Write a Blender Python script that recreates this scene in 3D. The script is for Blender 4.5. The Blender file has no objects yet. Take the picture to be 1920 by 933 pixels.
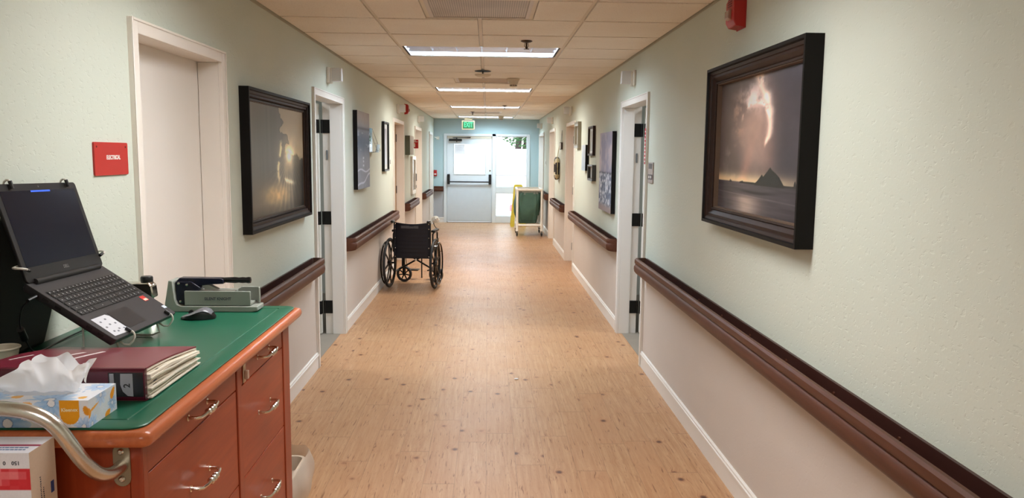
EXPO = 0.57
import bpy, bmesh, math, random
from mathutils import Vector, Matrix
import numpy as np
random.seed(7)
C = bpy.context.scene.collection
PI = math.pi
XL, XR, CH, YE = -1.251, 1.171, 2.387, 18.172

# ------------------------------------------------------------------ materials
def srgb(r, g, b):
    f = lambda c: (c/255/12.92) if c/255 <= 0.04045 else ((c/255+0.055)/1.055)**2.4
    return (f(r), f(g), f(b), 1)
MATS = {}
def mat(name, col=(200,200,200), rough=.5, metal=0, spec=.5, emit=None, estr=0, bump=None, alpha=None, vary=None, trans=0, coat=0, sheen=0):
    if name in MATS: return MATS[name]
    m = bpy.data.materials.new(name); m.use_nodes = True
    nt = m.node_tree; b = nt.nodes['Principled BSDF']
    b.inputs['Base Color'].default_value = srgb(*col)
    b.inputs['Roughness'].default_value = rough
    b.inputs['Metallic'].default_value = metal
    b.inputs['Specular IOR Level'].default_value = spec
    b.inputs['Transmission Weight'].default_value = trans
    b.inputs['Coat Weight'].default_value = coat
    if emit: b.inputs['Emission Color'].default_value = srgb(*emit); b.inputs['Emission Strength'].default_value = estr
    if alpha is not None: b.inputs['Alpha'].default_value = alpha
    tc = nt.nodes.new('ShaderNodeTexCoord')
    # every surface gets a little tonal noise of its own
    sc, amt = vary or (9.0, .05)
    n = nt.nodes.new('ShaderNodeTexNoise'); n.inputs['Scale'].default_value = sc; n.inputs['Detail'].default_value = 4
    nt.links.new(tc.outputs['Object'], n.inputs['Vector'])
    mr = nt.nodes.new('ShaderNodeMapRange'); mr.inputs['To Min'].default_value = 1-amt; mr.inputs['To Max'].default_value = 1+amt
    nt.links.new(n.outputs['Fac'], mr.inputs['Value'])
    vm = nt.nodes.new('ShaderNodeVectorMath'); vm.operation = 'SCALE'; vm.inputs[0].default_value = srgb(*col)[:3]
    nt.links.new(mr.outputs[0], vm.inputs['Scale']); nt.links.new(vm.outputs[0], b.inputs['Base Color'])
    if bump:
        s, st = bump
        n2 = nt.nodes.new('ShaderNodeTexNoise'); n2.inputs['Scale'].default_value = s; n2.inputs['Detail'].default_value = 5
        nt.links.new(tc.outputs['Object'], n2.inputs['Vector'])
        bp = nt.nodes.new('ShaderNodeBump'); bp.inputs['Strength'].default_value = st; bp.inputs['Distance'].default_value = .01
        nt.links.new(n2.outputs['Fac'], bp.inputs['Height']); nt.links.new(bp.outputs[0], b.inputs['Normal'])
    MATS[name] = m
    return m

class G:
    """tiny node-graph helper"""
    def __init__(s, m): s.nt = m.node_tree; s.L = s.nt.links
    def new(s, t, **k):
        n = s.nt.nodes.new(t)
        for a, v in k.items(): setattr(n, a, v)
        return n
    def put(s, inp, v):
        if hasattr(v, 'is_output'): s.L.new(v, inp)
        elif v is not None: inp.default_value = v
    def m(s, op, a, b=None, c=None):
        n = s.new('ShaderNodeMath', operation=op); s.put(n.inputs[0], a)
        if b is not None: s.put(n.inputs[1], b)
        if c is not None: s.put(n.inputs[2], c)
        return n.outputs[0]
    def mix(s, f, a, b, bt='MIX'):
        n = s.new('ShaderNodeMix', data_type='RGBA', blend_type=bt)
        s.put(n.inputs[0], f); s.put(n.inputs[6], a); s.put(n.inputs[7], b); return n.outputs[2]
    def comb(s, x, y, z=0.0):
        n = s.new('ShaderNodeCombineXYZ')
        for i, v in enumerate((x, y, z)): s.put(n.inputs[i], v)
        return n.outputs[0]
    def noise(s, v, scale, det=3, rough=.5, dist=0):
        n = s.new('ShaderNodeTexNoise'); s.put(n.inputs['Vector'], v); n.inputs['Scale'].default_value = scale
        n.inputs['Detail'].default_value = det; n.inputs['Roughness'].default_value = rough; n.inputs['Distortion'].default_value = dist
        return n.outputs['Fac']
    def ramp(s, v, lo, hi, a=0.0, b=1.0):
        n = s.new('ShaderNodeMapRange'); s.put(n.inputs[0], v); n.inputs[1].default_value = lo; n.inputs[2].default_value = hi
        n.inputs[3].default_value = a; n.inputs[4].default_value = b; return n.outputs[0]
    def xyz(s, v):
        n = s.new('ShaderNodeSeparateXYZ'); s.put(n.inputs[0], v); return n.outputs
    def white(s, v):
        n = s.new('ShaderNodeTexWhiteNoise', noise_dimensions='3D'); s.put(n.inputs[0], v); return n.outputs

def base(name, rough=.5, spec=.5):
    m = bpy.data.materials.new(name); m.use_nodes = True
    b = m.node_tree.nodes['Principled BSDF']; b.inputs['Roughness'].default_value = rough; b.inputs['Specular IOR Level'].default_value = spec
    g = G(m); tc = g.new('ShaderNodeTexCoord').outputs['Object']
    MATS[name] = m
    return m, b, g, tc

def wall_material():
    m, b, g, tc = base('two_tone_wall_paint', .75, .25)
    x, y, z = g.xyz(tc)
    n1 = g.noise(tc, 1.3, 3)
    up = g.mix(g.ramp(n1, .3, .7), srgb(208,212,199), srgb(203,209,196))
    lo = g.mix(g.ramp(n1, .3, .7), srgb(208,197,187), srgb(203,192,182))
    band = g.m('GREATER_THAN', z, .76)
    g.L.new(g.mix(band, lo, up), b.inputs['Base Color'])
    # orange-peel / knock-down plaster: large smeared pits on the upper wall, fine grain below
    mp = g.new('ShaderNodeMapping'); mp.inputs['Scale'].default_value = (1, 1, 1.6); g.L.new(tc, mp.inputs[0])
    a = g.noise(mp.outputs[0], 40, 4, .55, .3); c = g.noise(tc, 110, 2)
    pits = g.ramp(a, .33, .42)
    h = g.m('ADD', g.m('MULTIPLY', pits, .8), g.m('MULTIPLY', c, .22))
    h = g.m('MULTIPLY', h, g.ramp(band, 0, 1, .25, 1))
    bp = g.new('ShaderNodeBump'); bp.inputs['Strength'].default_value = .30; bp.inputs['Distance'].default_value = .0035
    g.L.new(h, bp.inputs['Height']); g.L.new(bp.outputs[0], b.inputs['Normal'])
    return m

def floor_material():
    m, b, g, tc = base('wood_plank_vinyl', .33, .36)
    x, y, z = g.xyz(tc)
    PW, PL = .1524, .914
    rx = g.m('DIVIDE', x, PW); row = g.m('FLOOR', rx)
    rnd = g.white(g.comb(row, 3.3, 1.7))[0]
    ry = g.m('ADD', g.m('DIVIDE', y, PL), g.m('MULTIPLY', rnd, 7.31)); col = g.m('FLOOR', ry)
    pr = g.white(g.comb(row, col, 5.1)); pv = pr[0]
    fx = g.m('SUBTRACT', rx, row); fy = g.m('SUBTRACT', ry, col)
    # seams
    ex = g.m('MULTIPLY', g.m('MINIMUM', fx, g.m('SUBTRACT', 1.0, fx)), PW)
    ey = g.m('MULTIPLY', g.m('MINIMUM', fy, g.m('SUBTRACT', 1.0, fy)), PL)
    seam = g.m('MAXIMUM', g.m('MULTIPLY', g.m('LESS_THAN', ex, .0011), .62), g.m('LESS_THAN', ey, .0016))
    # per plank coordinates
    ox = g.m('MULTIPLY', pv, 37.0); oy = g.m('MULTIPLY', g.white(g.comb(col, row, 9.7))[0], 53.0)
    X = g.m('ADD', x, ox); Y = g.m('ADD', y, oy)
    # knots
    vo = g.new('ShaderNodeTexVoronoi', feature='F1'); vo.inputs['Scale'].default_value = 1.0; vo.inputs['Randomness'].default_value = 1.0
    kv = g.comb(g.m('MULTIPLY', X, 6.6), g.m('MULTIPLY', Y, 5.6), 0.0)
    wob = g.noise(g.comb(g.m('MULTIPLY', X, 30), g.m('MULTIPLY', Y, 22)), 1.0, 2)
    g.L.new(kv, vo.inputs['Vector'])
    d = g.m('ADD', vo.outputs['Distance'], g.m('MULTIPLY', g.m('SUBTRACT', wob, .5), .07))
    has = g.m('GREATER_THAN', g.xyz(vo.outputs['Color'])[0], .30)
    knot = g.m('MULTIPLY', g.ramp(d, .165, .085), has)
    core = g.m('MULTIPLY', g.ramp(d, .115, .05), has)
    halo = g.m('MULTIPLY', g.ramp(d, .34, .05), has)
    # grain, bent round the knots
    Xb = g.m('ADD', X, g.m('MULTIPLY', halo, .02))
    g1 = g.noise(g.comb(g.m('MULTIPLY', Xb, 62), g.m('MULTIPLY', Y, 2.6)), 1.0, 4, .6, .6)
    g2 = g.noise(g.comb(g.m('MULTIPLY', Xb, 15), g.m('MULTIPLY', Y, 1.1)), 1.0, 3, .5, 1.6)
    g3 = g.noise(g.comb(g.m('MULTIPLY', Xb, 95), g.m('MULTIPLY', Y, 7.5), 4.0), 1.0, 2, .5, .4)
    g4 = g.noise(g.comb(g.m('MULTIPLY', Xb, 200), g.m('MULTIPLY', Y, 7)), 1.0, 2)
    rings = g.m('ABSOLUTE', g.m('SINE', g.m('MULTIPLY', g2, 46.0)))
    c = g.mix(g.ramp(g1, .3, .72), srgb(171,126,87), srgb(199,159,120))
    c = g.mix(g.m('MULTIPLY', g.ramp(rings, .30, 0), .42), c, srgb(142,93,58))
    c = g.mix(g.m('MULTIPLY', g.ramp(g4, .35, .65), .16), c, srgb(158,112,74))
    c = g.mix(g.m('MULTIPLY', g.ramp(pv, 0, 1), .45), c, srgb(182,134,96))
    c = g.mix(g.m('MULTIPLY', g.ramp(g3, .63, .70), .75), c, srgb(120,72,40))
    c = g.mix(g.m('MULTIPLY', halo, .22), c, srgb(170,108,66))
    c = g.mix(g.m('MULTIPLY', knot, .75), c, srgb(128,74,46))
    c = g.mix(g.m('MULTIPLY', core, .85), c, srgb(72,42,34))
    c = g.mix(g.m('MULTIPLY', seam, .75), c, srgb(96,62,38))
    g.L.new(c, b.inputs['Base Color'])
    rg = g.ramp(g.noise(tc, 2.2, 3), .3, .7, .33, .43)
    g.L.new(rg, b.inputs['Roughness'])
    bp = g.new('ShaderNodeBump'); bp.inputs['Strength'].default_value = .12; bp.inputs['Distance'].default_value = .002
    hh = g.m('ADD', g.m('SUBTRACT', g1, g.m('MULTIPLY', seam, 1.5)), g.m('MULTIPLY', g.noise(tc, 14, 2), 2.0))
    g.L.new(hh, bp.inputs['Height']); g.L.new(bp.outputs[0], b.inputs['Normal'])
    return m

def tile_material():
    m, b, g, tc = base('mineral_fibre_ceiling_tile', .9, .1)
    n = g.noise(tc, 2.1, 2); s = g.noise(tc, 160, 2)
    c = g.mix(g.ramp(n, .35, .65), srgb(240,230,216), srgb(244,236,223))
    c = g.mix(g.m('MULTIPLY', g.ramp(s, .6, .66), .25), c, srgb(170,155,135))
    g.L.new(c, b.inputs['Base Color'])
    bp = g.new('ShaderNodeBump'); bp.inputs['Strength'].default_value = .3; bp.inputs['Distance'].default_value = .002
    g.L.new(s, bp.inputs['Height']); g.L.new(bp.outputs[0], b.inputs['Normal'])
    return m

def wood_material(name, a, bcol, vertical=False, rough=.38):
    m, b, g, tc = base(name, rough, .35)
    x, y, z = g.xyz(tc)
    if vertical: v = g.comb(g.m('MULTIPLY', x, 55), g.m('MULTIPLY', y, 55), g.m('MULTIPLY', z, 4))
    else: v = g.comb(g.m('MULTIPLY', x, 50), g.m('MULTIPLY', y, 4), g.m('MULTIPLY', z, 55))
    n = g.noise(v, 1.0, 4, .55, .5)
    g.L.new(g.mix(g.ramp(n, .3, .72), srgb(*a), srgb(*bcol)), b.inputs['Base Color'])
    b.inputs['Coat Weight'].default_value = .12; b.inputs['Coat Roughness'].default_value = .2
    return m

def picture_material(name, rough=.35):
    m, b, g, tc = base(name, rough, .2)
    a = g.new('ShaderNodeAttribute'); a.attribute_name = 'col'
    n = g.noise(tc, 300, 2)
    c = g.mix(g.m('MULTIPLY', g.ramp(n, .3, .7), .05), a.outputs['Color'], (0,0,0,1))
    g.L.new(c, b.inputs['Base Color'])
    return m

def glass_material(name='window_glass', tint=(1,1,1,1), refl=.08):
    m = bpy.data.materials.new(name); m.use_nodes = True; nt = m.node_tree; nt.nodes.clear()
    o = nt.nodes.new('ShaderNodeOutputMaterial'); t = nt.nodes.new('ShaderNodeBsdfTransparent'); t.inputs[0].default_value = tint
    gl = nt.nodes.new('ShaderNodeBsdfGlossy'); gl.inputs['Roughness'].default_value = .03
    mx = nt.nodes.new('ShaderNodeMixShader'); fr = nt.nodes.new('ShaderNodeFresnel'); fr.inputs[0].default_value = 1.45
    mm = nt.nodes.new('ShaderNodeMath'); mm.operation = 'MULTIPLY'; mm.inputs[1].default_value = 1.0
    nt.links.new(fr.outputs[0], mm.inputs[0]); nt.links.new(mm.outputs[0], mx.inputs[0])
    nt.links.new(t.outputs[0], mx.inputs[1]); nt.links.new(gl.outputs[0], mx.inputs[2]); nt.links.new(mx.outputs[0], o.inputs[0])
    MATS[name] = m
    return m

# ------------------------------------------------------------------ mesh builder
class MB:
    def __init__(s): s.v = []; s.f = []; s.mi = []; s.M = None; s.cur = 0
    def add(s, vs, fs):
        n = len(s.v)
        for p in vs:
            p = Vector(p)
            s.v.append(s.M @ p if s.M else p)
        for f in fs: s.f.append([n+i for i in f]); s.mi.append(s.cur)
        return s
    def box(s, x0, x1, y0, y1, z0, z1):
        x0, x1 = sorted((x0, x1)); y0, y1 = sorted((y0, y1)); z0, z1 = sorted((z0, z1))
        return s.add([(x0,y0,z0),(x1,y0,z0),(x1,y1,z0),(x0,y1,z0),(x0,y0,z1),(x1,y0,z1),(x1,y1,z1),(x0,y1,z1)],
            [(0,3,2,1),(4,5,6,7),(0,1,5,4),(1,2,6,5),(2,3,7,6),(3,0,4,7)])
    def quad(s, a, b, c, d): return s.add([a,b,c,d], [(0,1,2,3)])
    def ring_sweep(s, rings, caps=True, closed=False):
        n = len(rings[0]); vs = [p for r in rings for p in r]; fs = []
        m = len(rings)
        for i in range(m if closed else m-1):
            a = i*n; b = ((i+1) % m)*n
            for j in range(n): fs.append((a+j, a+(j+1)%n, b+(j+1)%n, b+j))
        if caps and not closed: fs.append(tuple(range(n-1,-1,-1))); fs.append(tuple((m-1)*n+j for j in range(n)))
        return s.add(vs, fs)
    def tube(s, pts, r, seg=10, closed=False, caps=True):
        pts = [Vector(p) for p in pts]; rs = r if isinstance(r, (list, tuple)) else [r]*len(pts)
        rings = []; up = None; n = len(pts)
        for i, p in enumerate(pts):
            if closed: t = (pts[(i+1)%n]-pts[i-1])
            else: t = pts[min(i+1,n-1)]-pts[max(i-1,0)]
            t.normalize()
            if up is None:
                up = Vector((0,0,1)) if abs(t.z) < .9 else Vector((1,0,0))
            u = up - t*up.dot(t)
            if u.length < 1e-6: u = t.orthogonal()
            u.normalize(); w = t.cross(u); up = u
            rings.append([p + (u*math.cos(a)+w*math.sin(a))*rs[i] for a in [2*PI*k/seg for k in range(seg)]])
        return s.ring_sweep(rings, caps, closed)
    def cyl(s, a, b, r, seg=20, r2=None): return s.tube([a, b], [r, r if r2 is None else r2], seg)
    def lathe(s, prof, org=(0,0,0), axis='Z', seg=28, a0=0, a1=2*PI):
        rings = []
        full = abs(a1-a0-2*PI) < 1e-6
        for k in range(seg if full else seg+1):
            a = a0+(a1-a0)*k/seg; ca, sa = math.cos(a), math.sin(a); rg = []
            for r, h in prof:
                if axis == 'Z': p = (r*ca, r*sa, h)
                elif axis == 'Y': p = (r*ca, h, r*sa)
                else: p = (h, r*ca, r*sa)
                rg.append((org[0]+p[0], org[1]+p[1], org[2]+p[2]))
            rings.append(rg)
        n = len(prof); vs = [p for r in rings for p in r]; fs = []
        m = len(rings)
        for i in range(m if full else m-1):
            for j in range(n-1):
                a = i*n+j; b = ((i+1)%m)*n+j
                fs.append((a, b, b+1, a+1))
        return s.add(vs, fs)
    def prism(s, poly, axis, lo, hi):
        """extrude a 2D polygon along axis; poly is in the two other axes (cyclic order kept)"""
        def P(a, b, h):
            return {'X': (h,a,b), 'Y': (a,h,b), 'Z': (a,b,h)}[axis]
        n = len(poly); vs = [P(a,b,lo) for a,b in poly]+[P(a,b,hi) for a,b in poly]
        fs = [tuple(range(n-1,-1,-1)), tuple(range(n,2*n))]
        for i in range(n): j = (i+1)%n; fs.append((i,j,n+j,n+i))
        return s.add(vs, fs)
    def ball(s, c, r, seg=16, sq=(1,1,1)):
        prof = []
        rings = []
        for i in range(1, seg//2):
            ph = PI*i/(seg//2); z = -math.cos(ph)*r*sq[2]; rr = math.sin(ph)*r
            rings.append([(c[0]+rr*math.cos(2*PI*k/seg)*sq[0], c[1]+rr*math.sin(2*PI*k/seg)*sq[1], c[2]+z) for k in range(seg)])
        return s.ring_sweep(rings)
    def grid(s, fn, nu, nv, closed_u=False):
        vs = [fn(i/nu, j/nv) for j in range(nv+1) for i in range(nu+(0 if closed_u else 1))]
        w = nu if closed_u else nu+1; fs = []
        for j in range(nv):
            for i in range(nu): a = j*w+i; b = j*w+(i+1)%w; fs.append((a, b, b+w, a+w))
        return s.add(vs, fs)
    def wallprism(s, X, sgn, poly, d0, d1):
        """poly in (y,z), standing off the wall plane X by d0..d1 into the corridor"""
        return s.prism(poly, 'X', X+sgn*d0, X+sgn*d1)

def worldoff(parent):
    return parent.get('_M') if False else None
ROOTM = {}
def _mesh(name, mb, mats, parent, smooth, bevel, solid, subsurf, local):
    me = bpy.data.meshes.new(name)
    vs = mb.v
    if parent is not None and not local:
        r = parent
        while r.parent is not None: r = r.parent
        inv = ROOTM.get(r.name, Matrix()).inverted()
        vs = [inv @ p for p in vs]
    me.from_pydata([tuple(p) for p in vs], [], [tuple(f) for f in mb.f])
    mats = mats if isinstance(mats, (list, tuple)) else [mats]
    for m in mats: me.materials.append(m)
    if len(mats) > 1: me.polygons.foreach_set('material_index', mb.mi)
    bm = bmesh.new(); bm.from_mesh(me); bmesh.ops.recalc_face_normals(bm, faces=bm.faces); bm.to_mesh(me); bm.free()
    if smooth:
        me.polygons.foreach_set('use_smooth', [True]*len(me.polygons))
        me.set_sharp_from_angle(angle=math.radians(smooth if smooth is not True else 35))
    o = bpy.data.objects.new(name, me); C.objects.link(o)
    if parent is not None: o.parent = parent
    if solid: md = o.modifiers.new('thickness', 'SOLIDIFY'); md.thickness = solid; md.offset = 0
    if bevel:
        md = o.modifiers.new('bevel', 'BEVEL'); md.width = bevel; md.segments = 2 if bevel < .006 else 3; md.limit_method = 'ANGLE'; md.angle_limit = math.radians(40)
        me.polygons.foreach_set('use_smooth', [True]*len(me.polygons)); me.set_sharp_from_angle(angle=math.radians(40))
    if subsurf: md = o.modifiers.new('subsurf', 'SUBSURF'); md.levels = subsurf; md.render_levels = subsurf
    return o
def obj(name, mb, m, parent=None, smooth=35, bevel=0, solid=0, subsurf=0, local=False, label=None):
    o = _mesh(name, mb, m, parent, smooth, bevel, solid, subsurf, local)
    if label: o['label'] = label
    return o
def tag(o, label, cat, group=None):
    o['label'] = label; o['category'] = cat
    if group: o['group'] = group
    return o
def thing(name, label, cat, loc=(0,0,0), rotz=0, group=None):
    o = bpy.data.objects.new(name, None); C.objects.link(o); o.empty_display_size = .1
    o.location = loc; o.rotation_euler = (0,0,rotz)
    ROOTM[o.name] = Matrix.Translation(loc) @ Matrix.Rotation(rotz, 4, 'Z')
    if label: tag(o, label, cat, group)
    return o
def struct(name, mb, m, parent=None, **k):
    o = obj(name, mb, m, parent, **k); o['kind'] = 'structure'; return o
def structroot(name, loc):
    o = thing(name, None, None, loc); o['kind'] = 'structure'; return o
def dup(root, loc, rotz=0, label=None, group=None):
    r = root.copy(); C.objects.link(r); r.location = loc; r.rotation_euler = (0,0,rotz)
    ROOTM[r.name] = Matrix.Translation(loc) @ Matrix.Rotation(rotz, 4, 'Z')
    if label: r['label'] = label
    if group: r['group'] = group
    for ch in list(root.children):
        c = ch.copy(); C.objects.link(c); c.parent = r
        for gk in list(ch.children):
            d = gk.copy(); C.objects.link(d); d.parent = c
    return r

def text_mb(body, size, ext=.0004, align='CENTER', bold=0, squeeze=1.0):
    """text as mesh vertices in XY plane, centred; returns MB"""
    cu = bpy.data.curves.new('lettering', 'FONT'); cu.body = body; cu.size = size; cu.extrude = ext
    cu.align_x = align; cu.align_y = 'CENTER'; cu.offset = bold; cu.resolution_u = 3
    o = bpy.data.objects.new('lettering', cu); C.objects.link(o)
    dg = bpy.context.evaluated_depsgraph_get(); me = bpy.data.meshes.new_from_object(o.evaluated_get(dg))
    mb = MB()
    mb.v = [Vector((p.co.x*squeeze, p.co.y, p.co.z)) for p in me.vertices]; mb.f = [list(q.vertices) for q in me.polygons]; mb.mi = [0]*len(mb.f)
    bpy.data.objects.remove(o); bpy.data.curves.remove(cu); bpy.data.meshes.remove(me)
    return mb
def place(mb, org, ux, uy, merge=None):
    """map XY plane text onto org + x*ux + y*uy"""
    ux = Vector(ux).normalized(); uy = Vector(uy).normalized(); uz = ux.cross(uy)
    M = Matrix((ux, uy, uz)).transposed().to_4x4(); M.translation = Vector(org)
    mb.v = [M @ p for p in mb.v]
    return mb
def join(*ms):
    r = MB()
    for k, m in enumerate(ms):
        n = len(r.v); r.v += m.v; r.f += [[n+i for i in f] for f in m.f]; r.mi += m.mi
    return r

def painted(name, org, U, V, nu, nv, fn, m, parent, thick=None):
    """flat picture: grid of nu x nv cells whose colour is fn(u array, v array)"""
    org, U, V = Vector(org), Vector(U), Vector(V)
    mb = MB(); mb.grid(lambda a, b: org+U*a+V*b, nu, nv)
    me_o = obj(name, mb, m, parent, smooth=0)
    me = me_o.data
    a = me.color_attributes.new('col', 'FLOAT_COLOR', 'POINT')
    jj, ii = np.meshgrid(np.arange(nv+1)/nv, np.arange(nu+1)/nu, indexing='ij')
    rgb = fn(ii.ravel(), jj.ravel())
    rgb = np.clip(rgb, 0, 1); lin = np.where(rgb <= .04045, rgb/12.92, ((rgb+.055)/1.055)**2.4)
    a.data.foreach_set('color', np.concatenate([lin, np.ones((len(lin),1))], 1).astype(np.float32).ravel())
    return me_o

# numpy value noise for the pictures
_rng = np.random.RandomState(4)
_T = _rng.rand(64, 64)
def vn(x, y):
    xi = np.floor(x).astype(int); yi = np.floor(y).astype(int); fx = x-xi; fy = y-yi
    fx = fx*fx*(3-2*fx); fy = fy*fy*(3-2*fy)
    t = lambda a, b: _T[a % 64, b % 64]
    return (t(xi,yi)*(1-fx)+t(xi+1,yi)*fx)*(1-fy)+(t(xi,yi+1)*(1-fx)+t(xi+1,yi+1)*fx)*fy
def fbm(x, y, o=5):
    r = 0; a = .5
    for k in range(o): r = r+a*vn(x*2**k+17*k, y*2**k+9*k); a *= .5
    return r
def lerp(a, b, t):
    t = np.clip(t, 0, 1)[:, None]
    return np.asarray(a, float)*(1-t)+np.asarray(b, float)*t
def rgb(*c): return np.array(c, float)/255
def sstep(a, b, x): t = np.clip((x-a)/(b-a), 0, 1); return t*t*(3-2*t)

WALL = wall_material(); FLOOR = floor_material(); TILE = tile_material()
TRIM = mat('white_semi_gloss_trim', (232,228,222), .35, vary=(3,.02))
CREAM = mat('cream_door_paint', (238,232,224), .45, vary=(2,.02))
TBAR = mat('ceiling_grid_bar', (222,210,190), .5)
RAILM = wood_material('brown_vinyl_rail', (78,44,30), (92,53,36), rough=.48)
RAILM.node_tree.nodes['Principled BSDF'].inputs['Coat Weight'].default_value = 0; RAILM.node_tree.nodes['Principled BSDF'].inputs['Specular IOR Level'].default_value = .3
RAILD = mat('dark_brown_plastic', (58,30,24), .4)
BLACK = mat('black_plastic', (22,21,22), .4)
BLACKM = mat('black_metal', (20,19,20), .35, metal=.3)
WHITEP = mat('white_plastic', (226,222,212), .35)
CHROME = mat('chrome', (215,208,198), .16, metal=1)
STEEL = mat('brushed_steel', (208,204,198), .26, metal=1, bump=(300,.05))
RED = mat('red_plastic', (176,34,30), .4)
GREY = mat('grey_plastic', (120,122,124), .45)
GLASS = glass_material()
# ------------------------------------------------------------------ room shell
YB = -3.2
T = .15
DOORS = {  # number: (side, y0, y1 of the frame's outside, open?)
 1: (-1, 2.82, 3.80, False), 2: (-1, 5.68, 6.84, True), 3: (-1, 10.42, 11.68, False), 4: (-1, 13.48, 14.76, False), 5: (-1, 16.73, 17.70, False),
 6: (1, 5.74, 6.90, True), 7: (1, 10.58, 11.72, False), 8: (1, 13.74, 14.86, False), 9: (1, 16.47, 17.95, False)}
FT, CW = 2.042, .052
def side_wall(name, sgn):
    X = XL if sgn < 0 else XR; mb = MB(); xo = X+sgn*T
    sec = sorted((y0+CW-.02, y1-CW+.02) for (s, y0, y1, o) in DOORS.values() if s == sgn)
    y = YB
    for a, b in sec:
        mb.box(X, xo, y, a, 0, 2.7); mb.box(X, xo, a, b, FT-CW+.02, 2.7); y = b
    mb.box(X, xo, y, YE+.15, 0, 2.7)
    return struct(name, mb, WALL, smooth=0)
for s_, X_, nm_ in ((-1, XL, 'left'), (1, XR, 'right')):
    xa_ = X_+s_*(T+.02)  # unseen backing slabs, added to stop light leaking in round the closed doors
    struct('wall_%s_near_backing' % nm_, MB().box(xa_, xa_+s_*.1, YB-.12, 4.7, -.05, 2.7), mat('plenum', (60,60,60), .9))
    struct('wall_%s_far_backing' % nm_, MB().box(xa_, xa_+s_*.1, 8.9, YE+.15, -.05, 2.7), mat('plenum', (60,60,60), .9))
side_wall('wall_left', -1); side_wall('wall_right', 1)
struct('wall_back', MB().box(XL-.3, XR+.3, YB-.12, YB, 0, 2.7), WALL)
# end wall round the door and sidelight frame (opening x -1.017..0.961, top 2.039)
mb = MB(); mb.box(XL, -1.0, YE, YE+.15, 0, 2.7); mb.box(.945, XR, YE, YE+.15, 0, 2.7); mb.box(-1.0, .945, YE, YE+.15, 2.025, 2.7)
m, b, g, tc = base('end_wall_paint_daylit', .75, .25)
x, y, z = g.xyz(tc)
g.L.new(g.mix(g.m('GREATER_THAN', z, .76), srgb(176,178,182), srgb(178,199,203)), b.inputs['Base Color'])  # bluish daylight tint put into the upper paint colour
n = g.noise(tc, 60, 3); bp = g.new('ShaderNodeBump'); bp.inputs['Strength'].default_value = .25; bp.inputs['Distance'].default_value = .003
g.L.new(n, bp.inputs['Height']); g.L.new(bp.outputs[0], b.inputs['Normal'])
struct('wall_end', mb, m)
struct('floor', MB().box(XL-.19, XR+.19, YB, YE+.10, -.05, 0), FLOOR)
rf = mat('grey_room_floor', (134,124,112), .5, vary=(5,.12))
struct('floor_left_room', MB().box(-5, XL-.035, 4.6, 9, -.05, .0015), rf)
struct('floor_right_room', MB().box(XR+.035, 5, 4.6, 9, -.05, .0015), rf)
rw = mat('room_wall_paint', (196,198,190), .8, vary=(2,.02))
for nm, s, X in (('left_room', -1, XL), ('right_room', 1, XR)):
    xo = X+s*3.4
    struct('wall_'+nm+'_outer', MB().box(xo, xo+s*.1, 4.8, 8.8, 0, 2.6), rw)
    struct('wall_'+nm+'_near', MB().box(X+s*T, xo+s*.1, 4.7, 4.8, 0, 2.6), rw)
    struct('wall_'+nm+'_far', MB().box(X+s*T, xo+s*.1, 8.8, 8.9, 0, 2.6), rw)
    struct('ceiling_'+nm, MB().box(X+s*T, xo+s*.1, 4.7, 8.9, 2.6, 2.7), rw)
    ld = bpy.data.lights.new('added_room_light', 'AREA'); ld.shape = 'RECTANGLE'; ld.size = 1.2; ld.size_y = .6; ld.energy = 26; ld.color = (.94,.97,1)  # area light added to light the side room, no fixture there
    lo = bpy.data.objects.new('added_room_light', ld); lo.location = (X+s*1.6, 6.3, 2.56); C.objects.link(lo)

# ------------------------------------------------------------------ ceiling
P = .6096; Y0 = 4.82
BX = [XL, -.671, -.056, .5585, XR]
rows = [Y0+P*k for k in range(-14, 22)]
LIGHTROWS = [-10, -4, 2, 8, 14, 20]; VENTROWS = [-1, 6, 17]
mb = MB(); grid = MB()
rnd = random.Random(3)
def tile(x0, x1, y0, y1):
    g_ = .014; z0 = CH-.010+rnd.uniform(-.0015,.0015); n = 4
    sag = rnd.uniform(.0, .004)
    # slightly bowed underside with tegular edges
    def f(u, v):
        return (x0+g_+(x1-x0-2*g_)*u, y0+g_+(y1-y0-2*g_)*v, z0-sag*math.sin(PI*u)*math.sin(PI*v))
    mb.grid(f, n, n)
    xa, xb, ya, yb = x0+g_, x1-g_, y0+g_, y1-g_
    mb.add([(xa,ya,z0),(xb,ya,z0),(xb,yb,z0),(xa,yb,z0),(xa,ya,CH+.004),(xb,ya,CH+.004),(xb,yb,CH+.004),(xa,yb,CH+.004)], [(0,1,5,4),(1,2,6,5),(2,3,7,6),(3,0,4,7),(4,5,6,7)])
for i, ya in enumerate(rows):
    k = i-14; yb = min(ya+P, YE)
    if ya > YE-.05: continue
    tile(BX[0], BX[1], ya, yb); tile(BX[3], BX[4], ya, yb)
    if k in LIGHTROWS: pass
    elif k in VENTROWS:
        tile(BX[1], -.361, ya, yb); tile(.2495, BX[3], ya, yb)
        grid.box(-.373, -.349, ya, yb, CH, CH+.003); grid.box(.2375, .2615, ya, yb, CH, CH+.003)
    else:
        tile(BX[1], BX[2], ya, yb); tile(BX[2], BX[3], ya, yb)
        grid.box(BX[2]-.012, BX[2]+.012, ya, yb, CH, CH+.003)
    grid.box(XL, XR, ya-.012, ya+.012, CH+.0005, CH+.003)
for x in (BX[1], BX[3]): grid.box(x-.012, x+.012, YB, YE, CH-.001, CH+.003)
struct('ceiling', mb, TILE, smooth=20)
struct('ceiling_grid', grid, TBAR)
mb = MB()
for s, X in ((1, XL), (-1, XR)): mb.box(X, X+s*.022, YB, YE, CH-.003, CH+.001); mb.box(X, X+s*.002, YB, YE, CH-.022, CH)
mb.box(XL, XR, YE-.022, YE, CH-.003, CH+.001)
struct('trim_ceiling_angle', mb, mat('wall_angle_paint', (182,176,155), .5))
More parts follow.
